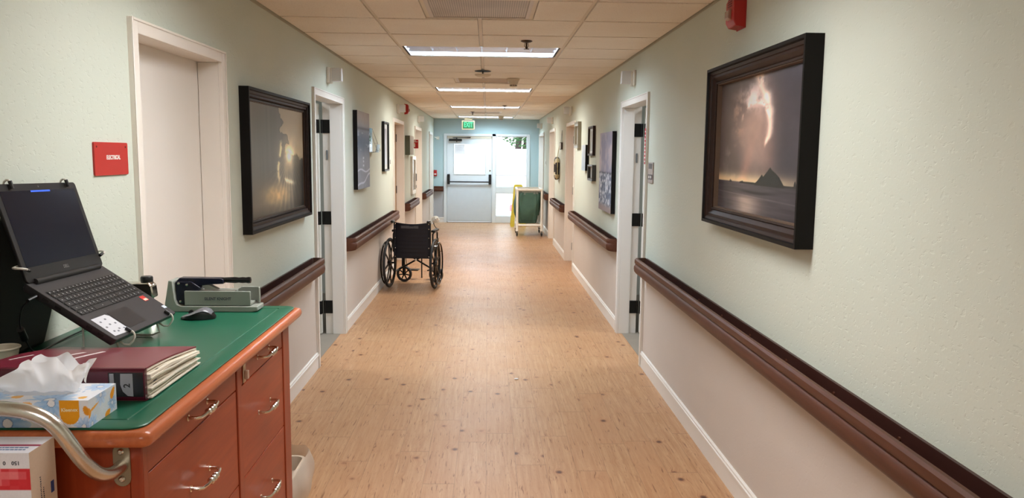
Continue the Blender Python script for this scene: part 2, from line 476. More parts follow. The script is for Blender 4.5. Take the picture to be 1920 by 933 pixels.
struct('ceiling_slab', MB().box(XL-.3, XR+.3, YB-.1, YE+.2, 2.7, 2.8), mat('plenum', (60,60,60), .9))  # unseen lid above the tiles, put in to block sky light

# light fixtures: white pan, lamp, louvre
PAN = mat('fixture_pan', (165,172,182), .4); LOUV = mat('louvre_aluminium', (214,226,240), .24, metal=1)
SLOT = mat('black_slot', (10,10,10), .6)
def fixture():
    t = thing('ceiling_light', 'x', 'ceiling light', (0,0,CH))
    x0, x1, y0, y1 = -.590, .590, -.28, .28
    f = MB(); zt = .115
    f.box(-.60,-.585,-.296,.296,0,zt); f.box(.585,.60,-.296,.296,0,zt); f.box(-.60,.60,-.296,-.282,0,zt); f.box(-.60,.60,.282,.296,0,zt); f.box(-.60,.60,-.296,.296,zt,zt+.01)
    obj('housing', f, PAN, t, local=True)
    for xa_, xb_ in ((-.602,-.588), (.588,.602)): obj('end_slot', MB().box(xa_,xb_,-.292,.292,-.0015,.004), SLOT, t, local=True)
    r = MB(); r.box(-.588,.588,-.30,-.284,-.004,.006); r.box(-.588,.588,.284,.30,-.004,.006)
    obj('rim', r, LOUV, t, local=True, smooth=0)
    lv = MB()
    def blade(p0, p1, alongx, h=.034):
        # parabolic wedge blade: wide at the top, thin at the bottom
        w0, w1 = .0015, .012
        if alongx:
            for a, c in (((p0[0]), p1[0]),): lv.prism([(p0[1]-w0,.004),(p0[1]+w0,.004),(p0[1]+w1,h),(p0[1]-w1,h)], 'X', a, c)
        else: lv.add([(p0[0]-w0,p0[1],.004),(p0[0]+w0,p0[1],.004),(p0[0]+w1,p0[1],h),(p0[0]-w1,p0[1],h),(p0[0]-w0,p1[1],.004),(p0[0]+w0,p1[1],.004),(p0[0]+w1,p1[1],h),(p0[0]-w1,p1[1],h)],
                     [(0,3,2,1),(4,5,6,7),(0,1,5,4),(1,2,6,5),(2,3,7,6),(3,0,4,7)])
    for yy in (-.094, .094): blade((x0,yy), (x1,yy), True)
    for k in range(1, 6): blade((x0+(x1-x0)*k/6, y0), (0, y1), False)
    obj('louver', lv, LOUV, t, local=True, smooth=0)
    for yy in (-.188, 0, .188):
        obj('fluorescent_tube', MB().cyl((-.57,yy,.098),(.57,yy,.098),.0127,12), TUBEM, t, local=True)
    return t
TUBEM = mat('lit_fluorescent_tube', (240,245,255), .5, emit=(238,246,255), estr=9)
fx = fixture(); first = True
CEN = (BX[1]+BX[3])/2
spec = {-10: ((1.0,.96,.91), 44, 'louvered ceiling light behind the viewpoint, out of frame'),
        -4: ((1.0,.97,.92), 34, 'louvered ceiling light directly overhead, above the green-topped cart'),
        2: ((.80,.92,1.0), 42, 'large cool white louvered ceiling light beside the near sprinkler head'),
        8: ((1.0,.95,.86), 50, 'ceiling light strip just beyond the middle air grille and smoke detector'),
        14: ((1.0,.95,.86), 42, 'thin bright ceiling light strip, third along the corridor ceiling'),
        20: ((.70,.89,1.0), 46, 'farthest thin ceiling light strip, right before the exit sign')}
for k, (colr, en, lab) in spec.items():
    yc = Y0+P*(k+.5)
    if first: o = fx; o.location = (CEN, yc, CH); o['label'] = lab; first = False
    else: o = dup(fx, (CEN, yc, CH), 0, lab)
    o['group'] = 'fluorescent ceiling lights along the corridor'
    ld = bpy.data.lights.new('fluorescent_lamp', 'AREA'); ld.shape = 'RECTANGLE'; ld.size = 1.14; ld.size_y = .52; ld.energy = en; ld.color = colr
    lo = bpy.data.objects.new('fluorescent_lamp', ld); lo.location = (CEN, yc, CH+.085); C.objects.link(lo)

# air grilles
gm, b, g, tc = base('perforated_grille', .5, .4)
x, y, z = g.xyz(tc)
hx = g.m('ABSOLUTE', g.m('SINE', g.m('MULTIPLY', x, 3.14159/.0125))); hy = g.m('ABSOLUTE', g.m('SINE', g.m('MULTIPLY', y, 3.14159/.0125)))
hole = g.ramp(g.m('MULTIPLY', hx, hy), .45, .6)
dirt = g.noise(tc, 2.5, 3)
cg = g.mix(g.m('MULTIPLY', hole, .62), srgb(206,196,186), srgb(70,62,60))
g.L.new(g.mix(g.m('MULTIPLY', g.ramp(dirt, .45, .65), .25), cg, srgb(120,110,100)), b.inputs['Base Color'])
def grille(k, mtl, lab):
    yc = Y0+P*(k+.5); xc = -.056
    t = thing('air_grille', lab, 'air vent', (xc, yc, CH), 0, 'ceiling air vents')
    f = MB(); a, w = .294, .022
    f.box(-a,a,-a,-a+w,-.004,.004); f.box(-a,a,a-w,a,-.004,.004); f.box(-a,-a+w,-a+w,a-w,-.004,.004); f.box(a-w,a,-a+w,a-w,-.004,.004)
    obj('frame', f, mat('grille_frame', (208,198,188), .45), t, local=True)
    obj('perforated_panel', MB().box(-a+w,a-w,-a+w,a-w,.0,.003), mtl, t, local=True)
grille(-1, gm, 'large perforated square air return grille at the near end of the ceiling')
grille(6, mat('tan_diffuser', (176,152,120), .6), 'tan square ceiling vent just before the second ceiling light')
grille(17, mat('tan_diffuser', (176,152,120), .6), 'farthest small ceiling vent between the two last light strips')

# ceiling devices
def sprinkler(x, y, lab):
    t = thing('sprinkler_head', lab, 'sprinkler', (x, y, CH-.0145), 0, 'ceiling sprinkler heads')
    m_ = mat('dark_bronze', (58,40,28), .35, metal=.6)
    obj('ceiling_plate', MB().lathe([(.0,.006),(.038,.004),(.042,0),(.030,-.006),(.012,-.010),(0,-.010)]), m_, t, local=True)
    obj('stem', MB().cyl((0,0,-.006),(0,0,-.052),.006,10), m_, t, local=True)
    d = MB().lathe([(0,-.050),(.019,-.052),(.019,-.055),(0,-.056)])
    for s in (-1,1): d.tube([(s*.010,0,-.008),(s*.014,0,-.03),(s*.004,0,-.05)], .002, 6)
    obj('deflector', d, m_, t, local=True)
sprinkler(.266, 5.66, 'dark bronze sprinkler head beside the large near ceiling light')
sprinkler(.266, 13.05, 'far small sprinkler head at the third ceiling light strip')
sprinkler(-.30, 15.1, 'small sprinkler head on the left before the last light strip')
def smoke(x, y, lab):
    t = thing('smoke_detector', lab, 'smoke detector', (x, y, CH-.0145), 0, 'ceiling smoke detectors')
    obj('base_plate', MB().lathe([(0,.002),(.066,.002),(.066,-.012),(.058,-.018),(0,-.018)]), mat('aged_white_plastic', (205,190,165), .5), t, local=True)
    obj('sensor_head', MB().lathe([(.056,-.017),(.052,-.036),(.036,-.060),(.034,-.078),(.012,-.084),(0,-.084)]), mat('aged_white_plastic', (205,190,165), .5), t, local=True)
    v = MB()
    for k in range(12): a = k*PI/6; v.M = Matrix.Rotation(a, 4, 'Z'); v.box(.033,.037,-.004,.004,-.076,-.062)
    v.M = None
    obj('vent_slots', v, mat('dark_bronze', (58,40,28), .35, metal=.6), t, local=True)
smoke(.262, 8.45, 'cone shaped smoke detector before the second ceiling light')
smoke(.267, 16.6, 'far cone shaped smoke detector near the end of the corridor')
t = thing('ceiling_speaker', 'round dished ceiling plate hanging loose from a dark hole behind the near light', 'speaker', (-.056, 7.72, CH-.0145))
obj('cutout', MB().lathe([(0,-.0012),(.078,-.0012),(.080,.001),(0,.001)]), SLOT, t, local=True)
obj('cover', MB().lathe([(0,-.052),(.05,-.050),(.074,-.040),(.080,-.030),(.074,-.030),(.05,-.042),(0,-.045)]), mat('aged_white_plastic', (205,190,165), .5), t, local=True)
obj('stem', MB().cyl((0,0,-.002),(0,0,-.046),.006,8), BLACKM, t, local=True)

# ------------------------------------------------------------------ doors in the side walls
HINGE = mat('black_hinge', (16,15,15), .4, metal=.4)
TAND = mat('tan_door_paint', (196,166,134), .5, vary=(2,.03)); WLEAF = mat('white_door_leaf', (222,218,208), .42, vary=(2,.02))
FRM = mat('cream_frame_paint', (236,228,218), .4, vary=(3,.02))
for n, (s, y0, y1, opened) in DOORS.items():
    X = XL if s < 0 else XR; c = -s   # c: direction into the corridor
    R_ = structroot('door_%d' % n, (X, (y0+y1)/2, 0))
    f = MB(); fm = TRIM if n in (2,5,6,9) else FRM
    pr = .016
    for (a, b_) in ((y0, y0+CW), (y1-CW, y1)): f.box(X+c*pr, X-c*.004, a, b_, 0, FT)
    f.box(X+c*pr, X-c*.004, y0+CW, y1-CW, FT-CW, FT)
    # small raised outer edge of the casing
    for (a, b_) in ((y0, y0+.010), (y1-.010, y1)): f.box(X+c*(pr+.004), X+c*pr, a, b_, 0, FT)
    f.box(X+c*(pr+.004), X+c*pr, y0+.01, y1-.01, FT-.010, FT)
    for ya, sg in ((y0+CW, -1), (y1-CW, 1)):
        f.box(X-c*.0041, X-c*.098, ya, ya+sg*.030, 0, FT-CW)                      # stop
        f.box(X-c*.098, X-c*(T+.012), ya+sg*.012, ya+sg*.030, 0, FT-CW+.012)    # rabbet
    f.box(X-c*.0041, X-c*.098, y0+CW, y1-CW, FT-CW, FT-CW+.030)
    f.box(X-c*.098, X-c*(T+.012), y0+CW, y1-CW, FT-CW+.012, FT-CW+.030)
    obj('door_frame', f, fm, R_, bevel=.0025)
    ya, yb = y0+CW-.010, y1-CW+.010; W_ = yb-ya
    if not opened:
        lm = {1: CREAM, 3: TAND, 7: TAND}.get(n, CREAM)
        lf = obj('door_leaf', MB().box(X-c*.100, X-c*.144, ya, yb-.003, .008, FT-CW+.008), lm, R_, bevel=.002)
        if n in (3, 7):
            for z in (.22, 1.05, 1.80): obj('hinge', MB().box(X-c*.099, X-c*.096, yb-.035, yb-.006, z-.055, z+.055).cyl((X-c*.096,yb-.006,z-.055),(X-c*.096,yb-.006,z+.055),.007,8), HINGE, lf)
        if n not in (3, 7, 1):
            yk = ya+.07
            kn = MB(); kn.cyl((X-c*.100,yk,.98),(X-c*.088,yk,.98),.028,16); kn.cyl((X-c*.088,yk,.98),(X-c*.045,yk,.98),.010,12); kn.ball((X-c*.045,yk,.98),.024,14,(.8,1,1))
            obj('door_knob', kn, STEEL, lf)
    else:
        # leaf swung into the room about the far jamb
        px, py = X-c*(T+.018), yb
        ang = math.radians(-93 if s < 0 else 93)
        def rp(mb_):
            M = Matrix.Translation((px,py,0)) @ Matrix.Rotation(ang, 4, 'Z')
            mb_.v = [M @ p for p in mb_.v]; return mb_
        lf = obj('door_leaf', rp(MB().box(0, c*.044, -W_+.01, -.020, .010, FT-CW)), WLEAF, R_, bevel=.002)
        for z in (.24, 1.02, 1.80):
            h = MB().box(X-c*.100, X-c*(T+.012), yb-.001, yb-.004, z-.057, z+.057)
            h.cyl((px, py-.004, z-.057), (px, py-.004, z+.057), .009, 10)
            h2 = rp(MB().box(0, c*.040, -.020, -.017, z-.057, z+.057)); 
            h3 = rp(MB().box(c*.044, c*.0455, -.060, -.019, z-.057, z+.057))
            obj('hinge', join(h, h2, h3), HINGE, lf)
        sp = MB(); sp.prism([(yb-.0, 0)]*3, 'X', 0, 0) if False else None
        pl = MB().box(X-c*.118, X-c*.134, yb-.0035, yb-.001, 1.52, 1.60)
        obj('silencer_plate', pl, GREY, R_, bevel=.003)
# caution label on the near casing of the right open door
t = tag(obj('caution_sign', MB().box(XR-.0205, XR-.0215, 5.745, 5.785, 1.52, 1.78), mat('caution_label_red', (196,60,70), .5)), 'narrow red and white caution label stuck on the casing of the right open doorway', 'label')
st = MB()
for k in range(9): st.box(XR-.0216, XR-.0222, 5.750, 5.780, 1.535+k*.027, 1.545+k*.027)
obj('white_lettering', st, mat('label_white', (235,225,225), .5), t)

# ------------------------------------------------------------------ baseboards
def baseboard(name, s, a, b_):
    X = XL if s < 0 else XR; c = -s
    prof = [(0,0),(.011,0),(.011,.088),(.016,.091),(.016,.103),(.012,.107),(.011,.116),(.006,.121),(0,.121)]
    m_ = MB(); m_.prism([(X+c*d, z) for d, z in prof], 'Y', a, b_)
    struct(name, m_, TRIM)
    m_ = MB()
def gaps(s):
    e = sorted((y0, y1) for (q, y0, y1, o) in DOORS.values() if q == s); y = YB; out = []
    for a, b_ in e: out.append((y, a)); y = b_
    out.append((y, YE)); return out
for s, nm in ((-1, 'left'), (1, 'right')):
    for i, (a, b_) in enumerate(gaps(s)): baseboard('baseboard_%s' % nm if i == 0 else 'baseboard_%s.%03d' % (nm, i), s, a, b_)
m_ = MB()
m_.box(XL, -1.018, YE-.011, YE, 0, .09); m_.box(XL, -1.018, YE-.016, YE, .09, .105); m_.box(XL, -1.018, YE-.008, YE, .105, .12)
m_.box(.962, XR, YE-.011, YE, 0, .09); m_.box(.962, XR, YE-.016, YE, .09, .105); m_.box(.962, XR, YE-.008, YE, .105, .12)
struct('baseboard_end', m_, TRIM)

# ------------------------------------------------------------------ handrails
RP = [(.058,.800),(.061,.824),(.069,.833),(.083,.834),(.092,.826),(.093,.806),(.0905,.797),(.084,.792),(.0905,.787),(.096,.776),(.097,.758),(.093,.738),(.082,.724),(.062,.718),(.012,.717),(.012,.727),(.050,.730),(.060,.742)]
def handrail(s, a, b_, lab, ends=(True, True)):
    X = XL if s < 0 else XR; c = -s
    t = thing('handrail', lab, 'handrail', (X, (a+b_)/2, .717), 0, 'brown handrails along the walls')
    ca = a+(.045 if ends[0] else 0); cb = b_-(.045 if ends[1] else 0)
    P_ = [(X+c*d, z) for d, z in RP]
    body = MB().prism(P_, 'Y', ca, cb)
    obj('rail', body, RAILM, t, smooth=40)
    bp = MB().box(X, X+c*.011, ca, cb, .717, .836)
    obj('back_plate', bp, RAILD, t)
    for use, y_, sg in ((ends[0], ca, -1), (ends[1], cb, 1)):
        if not use: continue
        rings = []
        for k in range(0, 8):
            an = PI/2*k/7*.985
            rings.append([(X+c*max(.0005, d*math.cos(an)), y_+sg*.045*math.sin(an), z-(.002*(k/7)**2)) for d, z in RP])
        obj('end_cap', MB().ring_sweep(rings), RAILM, t, smooth=40)
    n = max(1, int((cb-ca)/.42))
    for k in range(n):
        y_ = ca+(cb-ca)*(k+.5)/n
        if y_ < .6: continue
        w = MB().box(X+c*.010, X+c*.064, y_-.011, y_+.011, .735, .788); w.box(X+c*.056, X+c*.060, y_-.016, y_+.016, .79, .812)
        w.cyl((X+c*.010, y_, .800), (X+c*.016, y_, .800), .007, 8)
        obj('bracket', w, RAILM, t)
handrail(1, YB+.02, 5.71, 'long brown handrail on the near right wall, under the framed seascape', (False, True))
handrail(1, 7.0, 10.52, 'brown handrail on the right wall between the open door and the next doorway')
handrail(1, 11.78, 13.68, 'short brown handrail under the round life ring on the right wall')
handrail(1, 14.92, 16.38, 'short brown handrail half hidden behind the laundry hamper')
handrail(-1, 3.88, 5.61, 'brown handrail on the left wall directly behind the cart, below the framed forest picture')
handrail(-1, 6.90, 10.34, 'brown handrail on the left wall running behind the wheelchair')
handrail(-1, 11.76, 13.40, 'short brown handrail below the fire extinguisher cabinet')
handrail(-1, 14.84, 16.66, 'farthest short brown handrail on the left wall')
t = thing('handrail', 'dark handrail stub on the end wall left of the exit door', 'handrail', (-1.12, YE, .75))
obj('rail', MB().prism([(YE-d, z) for d, z in RP], 'X', -1.24, -1.03), RAILM, t, smooth=40)
obj('back_plate', MB().box(-1.245, -1.025, YE-.011, YE, .717, .836), RAILD, t)
# ------------------------------------------------------------------ end door and sidelight
DW = mat('blue_white_painted_steel', (218,223,226), .35, vary=(2,.015))
t = structroot('door_10', (-.43, YE, 0))
f = MB(); d0, d1 = YE-.018, YE+.12
def fb(x0,x1,z0,z1,a=d0,b=d1): f.box(x0,x1,a,b,z0,z1)
fb(-1.017,-.950,0,2.039); fb(.093,.178,0,2.039); fb(.893,.961,0,2.039); fb(-.950,.893,1.985,2.039)
fb(.178,.893,0,.150); fb(.178,.893,.688,.832)
f.box(-.950,-.936,YE+.05,d1,0,1.985); f.box(.080,.093,YE+.05,d1,0,1.985); f.box(-.936,.080,YE+.05,d1,1.935,1.985)
obj('door_frame', f, DW, t, bevel=.003)
lf = MB(); a, b_ = YE+.004, YE+.048
gx0, gx1, gz0, gz1 = -.775, -.075, 1.125, 1.80
lf.box(-.945,.088,a,b_,.02,gz0); lf.box(-.945,.088,a,b_,gz1,1.925); lf.box(-.945,gx0,a,b_,gz0,gz1); lf.box(gx1,.088,a,b_,gz0,gz1)
leaf = obj('door_leaf', lf, DW, t, bevel=.002)
bd = MB()
for q in ((gx0-.022,gx0,gz0-.022,gz1+.022),(gx1,gx1+.022,gz0-.022,gz1+.022),(gx0,gx1,gz0-.022,gz0),(gx0,gx1,gz1,gz1+.022)): bd.box(q[0],q[1],a-.010,a,q[2],q[3])
obj('glazing_bead', bd, DW, leaf, bevel=.003)
obj('door_glass', MB().box(gx0,gx1,a+.018,a+.024,gz0,gz1), GLASS, leaf)
mu = MB()
for x in (gx0+(gx1-gx0)/3, gx0+2*(gx1-gx0)/3): mu.box(x-.0025,x+.0025,a+.012,a+.018,gz0,gz1)
for k in (1,2): z = gz0+(gz1-gz0)*k/3; mu.box(gx0,gx1,a+.012,a+.018,z-.0025,z+.0025)
obj('muntin', mu, mat('thin_white_muntin', (214,214,218), .5), leaf, smooth=0)
obj('tan_header', MB().box(-.94,.083,YE-.004,YE+.003,1.925,1.985), mat('tan_header_paint', (196,184,164), .5), t)
bar = MB(); bar.box(-.885,.03,a-.062,a-.046,.925,.955)
pb = obj('push_bar', bar, mat('steel_push_bar', (70,72,76), .3, metal=.8), leaf, bevel=.005)
for x in (-.905, .045):
    e = MB(); e.box(x-.030,x+.030,a-.045,a,.885,1.115); e.box(x-.022,x+.022,a-.075,a-.045,.895,1.03)
    obj('push_bar_housing', e, BLACK, leaf, bevel=.008)
obj('kick_plate', MB().box(-.935,.078,a-.003,a,.04,.90), mat('pale_kick_plate', (200,207,212), .3), leaf, bevel=.002)
cl = MB(); cl.box(-.90,-.60,a-.07,a-.010,1.868,1.918)
dc = obj('door_closer', cl, BLACK, t, bevel=.008)
ar = MB(); ar.cyl((-.72,a-.04,1.918),(-.72,a-.04,1.945),.014,12); ar.box(-.73,-.71,a-.05,a-.03,1.845,1.868)
ar.tube([(-.72,a-.04,1.942),(-.80,a-.15,1.945)], .008, 8); ar.tube([(-.80,a-.15,1.945),(-.44,YE-.03,1.955)], .008, 8); ar.box(-.48,-.40,YE-.035,YE-.018,1.945,1.965)
obj('closer_arm', ar, BLACK, dc)
ks = MB().cyl((.045,a-.006,1.20),(.045,a,1.20),.017,16); obj('lock_cylinder', ks, STEEL, leaf)
# paper notice behind the glass
pn = tag(obj('paper_notice', MB().box(gx0+.005, gx0+.235, a+.0105, a+.0115, gz1-.225, gz1-.005), mat('white_paper', (232,230,232), .7)), 'white paper notice taped in the top left corner of the exit door glass', 'notice')
wr = random.Random(5); tx = MB()
for r in range(3):
    x = gx0+.03+.01*r
    while x < gx0+.20:
        wl = wr.uniform(.012,.03); z = gz1-.085-.03*r
        pts = [(x+wl*k/6, a+.0100, z+wr.uniform(-.006,.006)) for k in range(7)]
        tx.tube(pts, .0012, 4); x += wl+.008
obj('handwriting', tx, mat('blue_ink', (60,66,120), .6), pn, smooth=0)
# sidelight panes
for i, (z0, z1) in enumerate(((.832,1.985),(.150,.688))):
    w1 = structroot('window_%d' % (i+1), (.535, YE+.06, z0))
    obj('window_pane', MB().box(.178,.893,YE+.060,YE+.066,z0,z1), GLASS, w1)
    bb = MB(); bb.box(.178,.190,YE+.035,YE+.06,z0,z1); bb.box(.881,.893,YE+.035,YE+.06,z0,z1); bb.box(.190,.881,YE+.035,YE+.06,z0,z0+.012); bb.box(.190,.881,YE+.035,YE+.06,z1-.012,z1)
    obj('window_frame', bb, DW, w1)
struct('trim_threshold', MB().box(-.95,.09,YE-.01,YE+.12,0,.012), mat('aluminium_threshold', (120,118,116), .4, metal=.7))

# ------------------------------------------------------------------ outside
struct('ground_outside', MB().box(-9,9,YE+.15,YE+16,-.12,-.02), mat('pale_concrete', (214,212,206), .9, vary=(1.5,.05)))
fw = tag(obj('garden_wall', MB().box(-8,9,23.4,23.6,-.1,1.70).box(-8.05,9.05,23.35,23.65,1.62,1.74), mat('white_stucco', (235,235,232), .9, vary=(1,.03))), 'white boundary wall outside the end windows', 'wall')
hl = tag(obj('outdoor_rail', MB().tube([(.05,21.2,1.02),(3.5,21.2,1.02)], .02, 8).tube([(.1,21.2,-.03),(.1,21.2,1.02)], .02, 8).tube([(2.2,21.2,-.03),(2.2,21.2,1.02)], .02, 8), mat('pale_grey_metal', (150,150,152), .5)), 'thin pale metal railing outside the sidelight window', 'railing')
tr = thing('tree', 'green leafy tree seen through the top of the tall sidelight window', 'tree', (1.05, 25.6, -.05))
trk = MB()
for (x, r, top) in ((.95,.13,3.4),(1.30,.09,3.2)):
    trk.tube([(1.05+(x-1.05)*k/6+.04*math.sin(k*1.7), 25.6, -.05+top*k/6) for k in range(7)], [r*(1-.4*k/6) for k in range(7)], 10)
obj('trunk', trk, mat('dark_bark', (74,62,62), .9, bump=(20,.6)), tr)
lv = MB(); rr = random.Random(9)
for k in range(2600):
    th, ph = rr.uniform(0, 2*PI), math.acos(rr.uniform(-1,1)); r = rr.uniform(.35,1)**.5
    c_ = Vector((1.18+.95*r*math.sin(ph)*math.cos(th), 25.5+.7*r*math.sin(ph)*math.sin(th), 2.75+1.02*r*math.cos(ph)))
    R3 = Matrix.Rotation(rr.uniform(0,6.3), 3, 'Z') @ Matrix.Rotation(rr.uniform(0,3.1), 3, 'X')
    s_ = rr.uniform(.04,.08)
    lv.add([c_+R3@Vector(q) for q in ((-s_,0,0),(0,-s_*.45,0),(s_,0,0),(0,s_*.45,.01))], [(0,1,2,3)])
o = obj('foliage', lv, mat('green_leaves', (62,104,60), .7, vary=(3,.4)), tr, smooth=0)
cr = tag(obj('parked_crate', MB().box(.62,.86,22.2,22.4,-.02,.12).box(.64,.84,22.22,22.38,.12,.16), mat('faded_red_plastic', (190,120,130), .6), bevel=.01), 'small faded red box on the ground outside, seen through the low window pane', 'box')

# ------------------------------------------------------------------ exit sign and small things at the far end
ex = thing('exit_sign', 'green lit exit sign hanging from the ceiling before the end door', 'exit sign', (-.446, 17.7, CH))
cx = -.446
obj('canopy', MB().box(cx-.085,cx+.085,17.66,17.74,CH-.055,CH-.006), mat('beige_sign_plastic', (158,134,98), .5), ex, bevel=.004)
hs = MB(); hs.box(cx-.143,cx+.143,17.675,17.725,2.118,2.318)
hb = obj('housing', hs, mat('beige_sign_plastic', (158,134,98), .5), ex, bevel=.006)
obj('sign_face', MB().box(cx-.122,cx+.122,17.672,17.6749,2.140,2.296), mat('dark_green_panel', (16,58,28), .4, emit=(20,120,50), estr=.2), hb)
tm = place(text_mb('EXIT', .150, .001, bold=.004, squeeze=.62), (cx, 17.671, 2.220), (1,0,0), (0,0,1))
obj('lettering', tm, mat('lit_green_letters', (16,70,40), .5, emit=(60,235,150), estr=.6), hb, smooth=0)
pu = thing('fire_pull_station', 'small red fire pull station on the end wall, left of the exit door', 'fire alarm', (-1.215, YE, 1.08))
obj('body', MB().box(-1.248,-1.178,YE-.045,YE-.004,1.07,1.20), RED, pu, bevel=.004); obj('mounting_plate', MB().box(-1.249,-1.174,YE-.004,YE,1.066,1.204), RED, pu)
obj('pull_handle', MB().box(-1.238,-1.188,YE-.055,YE-.045,1.10,1.125), mat('white_handle', (230,225,220), .4), pu)
dcn = thing('door_holder', 'small white arm bracket high on the end wall beside the left corner', 'door holder', (-1.17, YE, 1.93))
obj('mounting_plate', MB().box(-1.19,-1.12,YE-.012,YE,1.90,1.97), WHITEP, dcn, bevel=.003)
obj('arm', MB().tube([(-1.15,YE-.01,1.935),(-1.16,YE-.12,1.925),(-1.22,YE-.2,1.955)], .012, 8), WHITEP, dcn)

# ------------------------------------------------------------------ lamps over the doors
def domelamp(s, y, z, lab):
    X = XL if s < 0 else XR; c = -s
    t = thing('corridor_signal_lamp', lab, 'signal lamp', (X, y, z), 0, 'signal lamps above the side doors')
    obj('mounting_plate', MB().box(X, X+c*.022, y-.055, y+.055, z-.065, z+.055), WHITEP, t, bevel=.006)
    obj('neck', MB().cyl((X+c*.03,y-.02,z-.070),(X+c*.03,y-.02,z+.045),.013,12), WHITEP, t)
    obj('lens_box', MB().box(X+c*.034, X+c*.112, y-.03, y+.03, z-.050, z+.050), mat('frosted_white_lens', (216,216,214), .45), t, bevel=.004)
    obj('lens_post', MB().box(X+c*.018, X+c*.036, y-.012, y+.012, z-.030, z+.030), WHITEP, t)
domelamp(-1, 6.25, 2.18, 'white signal lamp above the open doorway on the left wall')
domelamp(-1, 10.95, 2.19, 'white signal lamp on the left wall next to the red fire strobe')
domelamp(-1, 14.12, 2.19, 'white signal lamp above the doorway past the fire extinguisher cabinet')
domelamp(1, 6.36, 2.20, 'white signal lamp above the open doorway on the right wall')
domelamp(1, 11.15, 2.20, 'white signal lamp on the right wall above the tan door beside small framed pictures')
domelamp(1, 14.3, 2.20, 'white signal lamp on the right wall above the doorway past the round life ring')
domelamp(1, 17.2, 2.20, 'farthest white signal lamp on the right wall, near the end wall')

# ------------------------------------------------------------------ fire things
def strobe(s, y, z, lab):
    X = XL if s < 0 else XR; c = -s
    t = thing('fire_alarm_strobe', lab, 'fire alarm', (X, y, z))
    m_ = MB(); m_.prism([(X,z-.075),(X+c*.045,z-.068),(X+c*.058,z-.045),(X+c*.058,z+.045),(X+c*.045,z+.07),(X,z+.075)], 'Y', y-.06, y+.06)
    obj('body', m_, RED, t, bevel=.004); obj('mounting_plate', MB().box(X, X+c*.004, y-.063, y+.063, z-.078, z+.078), RED, t)
    obj('strobe_lens', MB().prism([(X+c*.057,z-.040),(X+c*.074,z-.030),(X+c*.074,z+.002),(X+c*.057,z+.012)], 'Y', y-.026, y+.026), mat('clear_strobe_lens', (170,140,128), .15), t, bevel=.003)
    sp = MB()
    for k in range(4): sp.box(X+c*.058, X+c*.0595, y-.030, y+.030, z+.022+.010*k, z+.026+.010*k)
    obj('horn_slot', sp, mat('dark_red', (90,12,14), .5), t)
strobe(1, 3.70, 2.245, 'red fire alarm strobe high on the right wall, above and beyond the framed seascape')
strobe(-1, 11.95, 2.235, 'small red fire strobe high on the left wall')
es = thing('extinguisher_sign', 'red fire extinguisher sign projecting from the left wall', 'sign', (XL, 12.8, 1.66))
obj('panel', MB().box(XL+.001,XL+.125,12.798,12.802,1.66,1.80), mat('sign_red', (190,32,34), .4), es)
l1 = place(text_mb('FIRE', .026, .0005, bold=.001, squeeze=.9), (XL+.063,12.7975,1.782), (1,0,0), (0,0,1))
l2 = place(text_mb('EXTINGUISHER', .018, .0005, bold=.0008, squeeze=.8), (XL+.063,12.7975,1.765), (1,0,0), (0,0,1))
WL = mat('white_letters', (240,236,230), .5)
obj('lettering', join(l1, l2), WL, es, smooth=0)
pc = MB(); pc.box(XL+.055,XL+.073,12.7965,12.798,1.680,1.732); pc.box(XL+.060,XL+.068,12.7965,12.798,1.732,1.745); pc.box(XL+.050,XL+.068,12.7965,12.798,1.742,1.748); pc.box(XL+.046,XL+.051,12.7965,12.798,1.715,1.748)
obj('extinguisher_symbol', pc, WL, es, smooth=0)
cb = thing('extinguisher_cabinet', 'white fire extinguisher cabinet set in the left wall with a narrow glass door', 'fire cabinet', (XL, 13.05, .915))
f = MB(); y0, y1, z0, z1 = 12.76, 13.38, .915, 1.535
for q in ((y0,y0+.09,z0,z1),(y1-.09,y1,z0,z1),(y0+.09,y1-.09,z0,z0+.06),(y0+.09,y1-.09,z1-.06,z1)): f.box(XL,XL+.035,q[0],q[1],q[2],q[3])
obj('frame', f, WHITEP, cb, bevel=.004)
obj('glass_panel', MB().box(XL+.012,XL+.016,y0+.09,y1-.09,z0+.06,z1-.06), mat('grey_cabinet_glass', (150,152,146), .12), cb)
hd = MB().box(XL+.036,XL+.05,y1-.075,y1-.045,1.12,1.24).box(XL+.036,XL+.045,y1-.07,y1-.05,1.0,1.05); obj('handle', hd, GREY, cb, bevel=.002)
tb = thing('wall_clipboard_box', 'slim grey box mounted between the two left doors, below the extinguisher sign', 'box', (XL,12.0,1.0)) if False else None

# red ELECTRICAL sign
sg = thing('electrical_room_sign', 'square red room sign with white capital lettering, beside the nearest left door', 'sign', (XL, 2.652, 1.502))
def rrect(cy, cz, w, h, r, n=5):
    P_ = []
    for (sx, sy, a0) in ((1,1,0),(-1,1,PI/2),(-1,-1,PI),(1,-1,1.5*PI)):
        for k in range(n+1): a = a0+PI/2*k/n; P_.append((cy+sx*(w/2-r)+r*math.cos(a), cz+sy*(h/2-r)+r*math.sin(a)))
    return P_
obj('panel', MB().prism(rrect(2.652,1.553,.232,.104*1.03,.006), 'X', XL, XL+.006), mat('sign_red_matte', (188,44,38), .45), sg)
obj('lettering', place(text_mb('ELECTRICAL', .019, .0005, bold=.0006, squeeze=.92), (XL+.0065,2.662,1.557), (0,1,0), (0,0,1)), WL, sg, smooth=0)
sc_ = MB()
for yy in (2.552, 2.752): sc_.cyl((XL+.006,yy,1.592),(XL+.0068,yy,1.592),.0035,8)
obj('screw', sc_, mat('dark_red', (90,12,14), .5), sg)

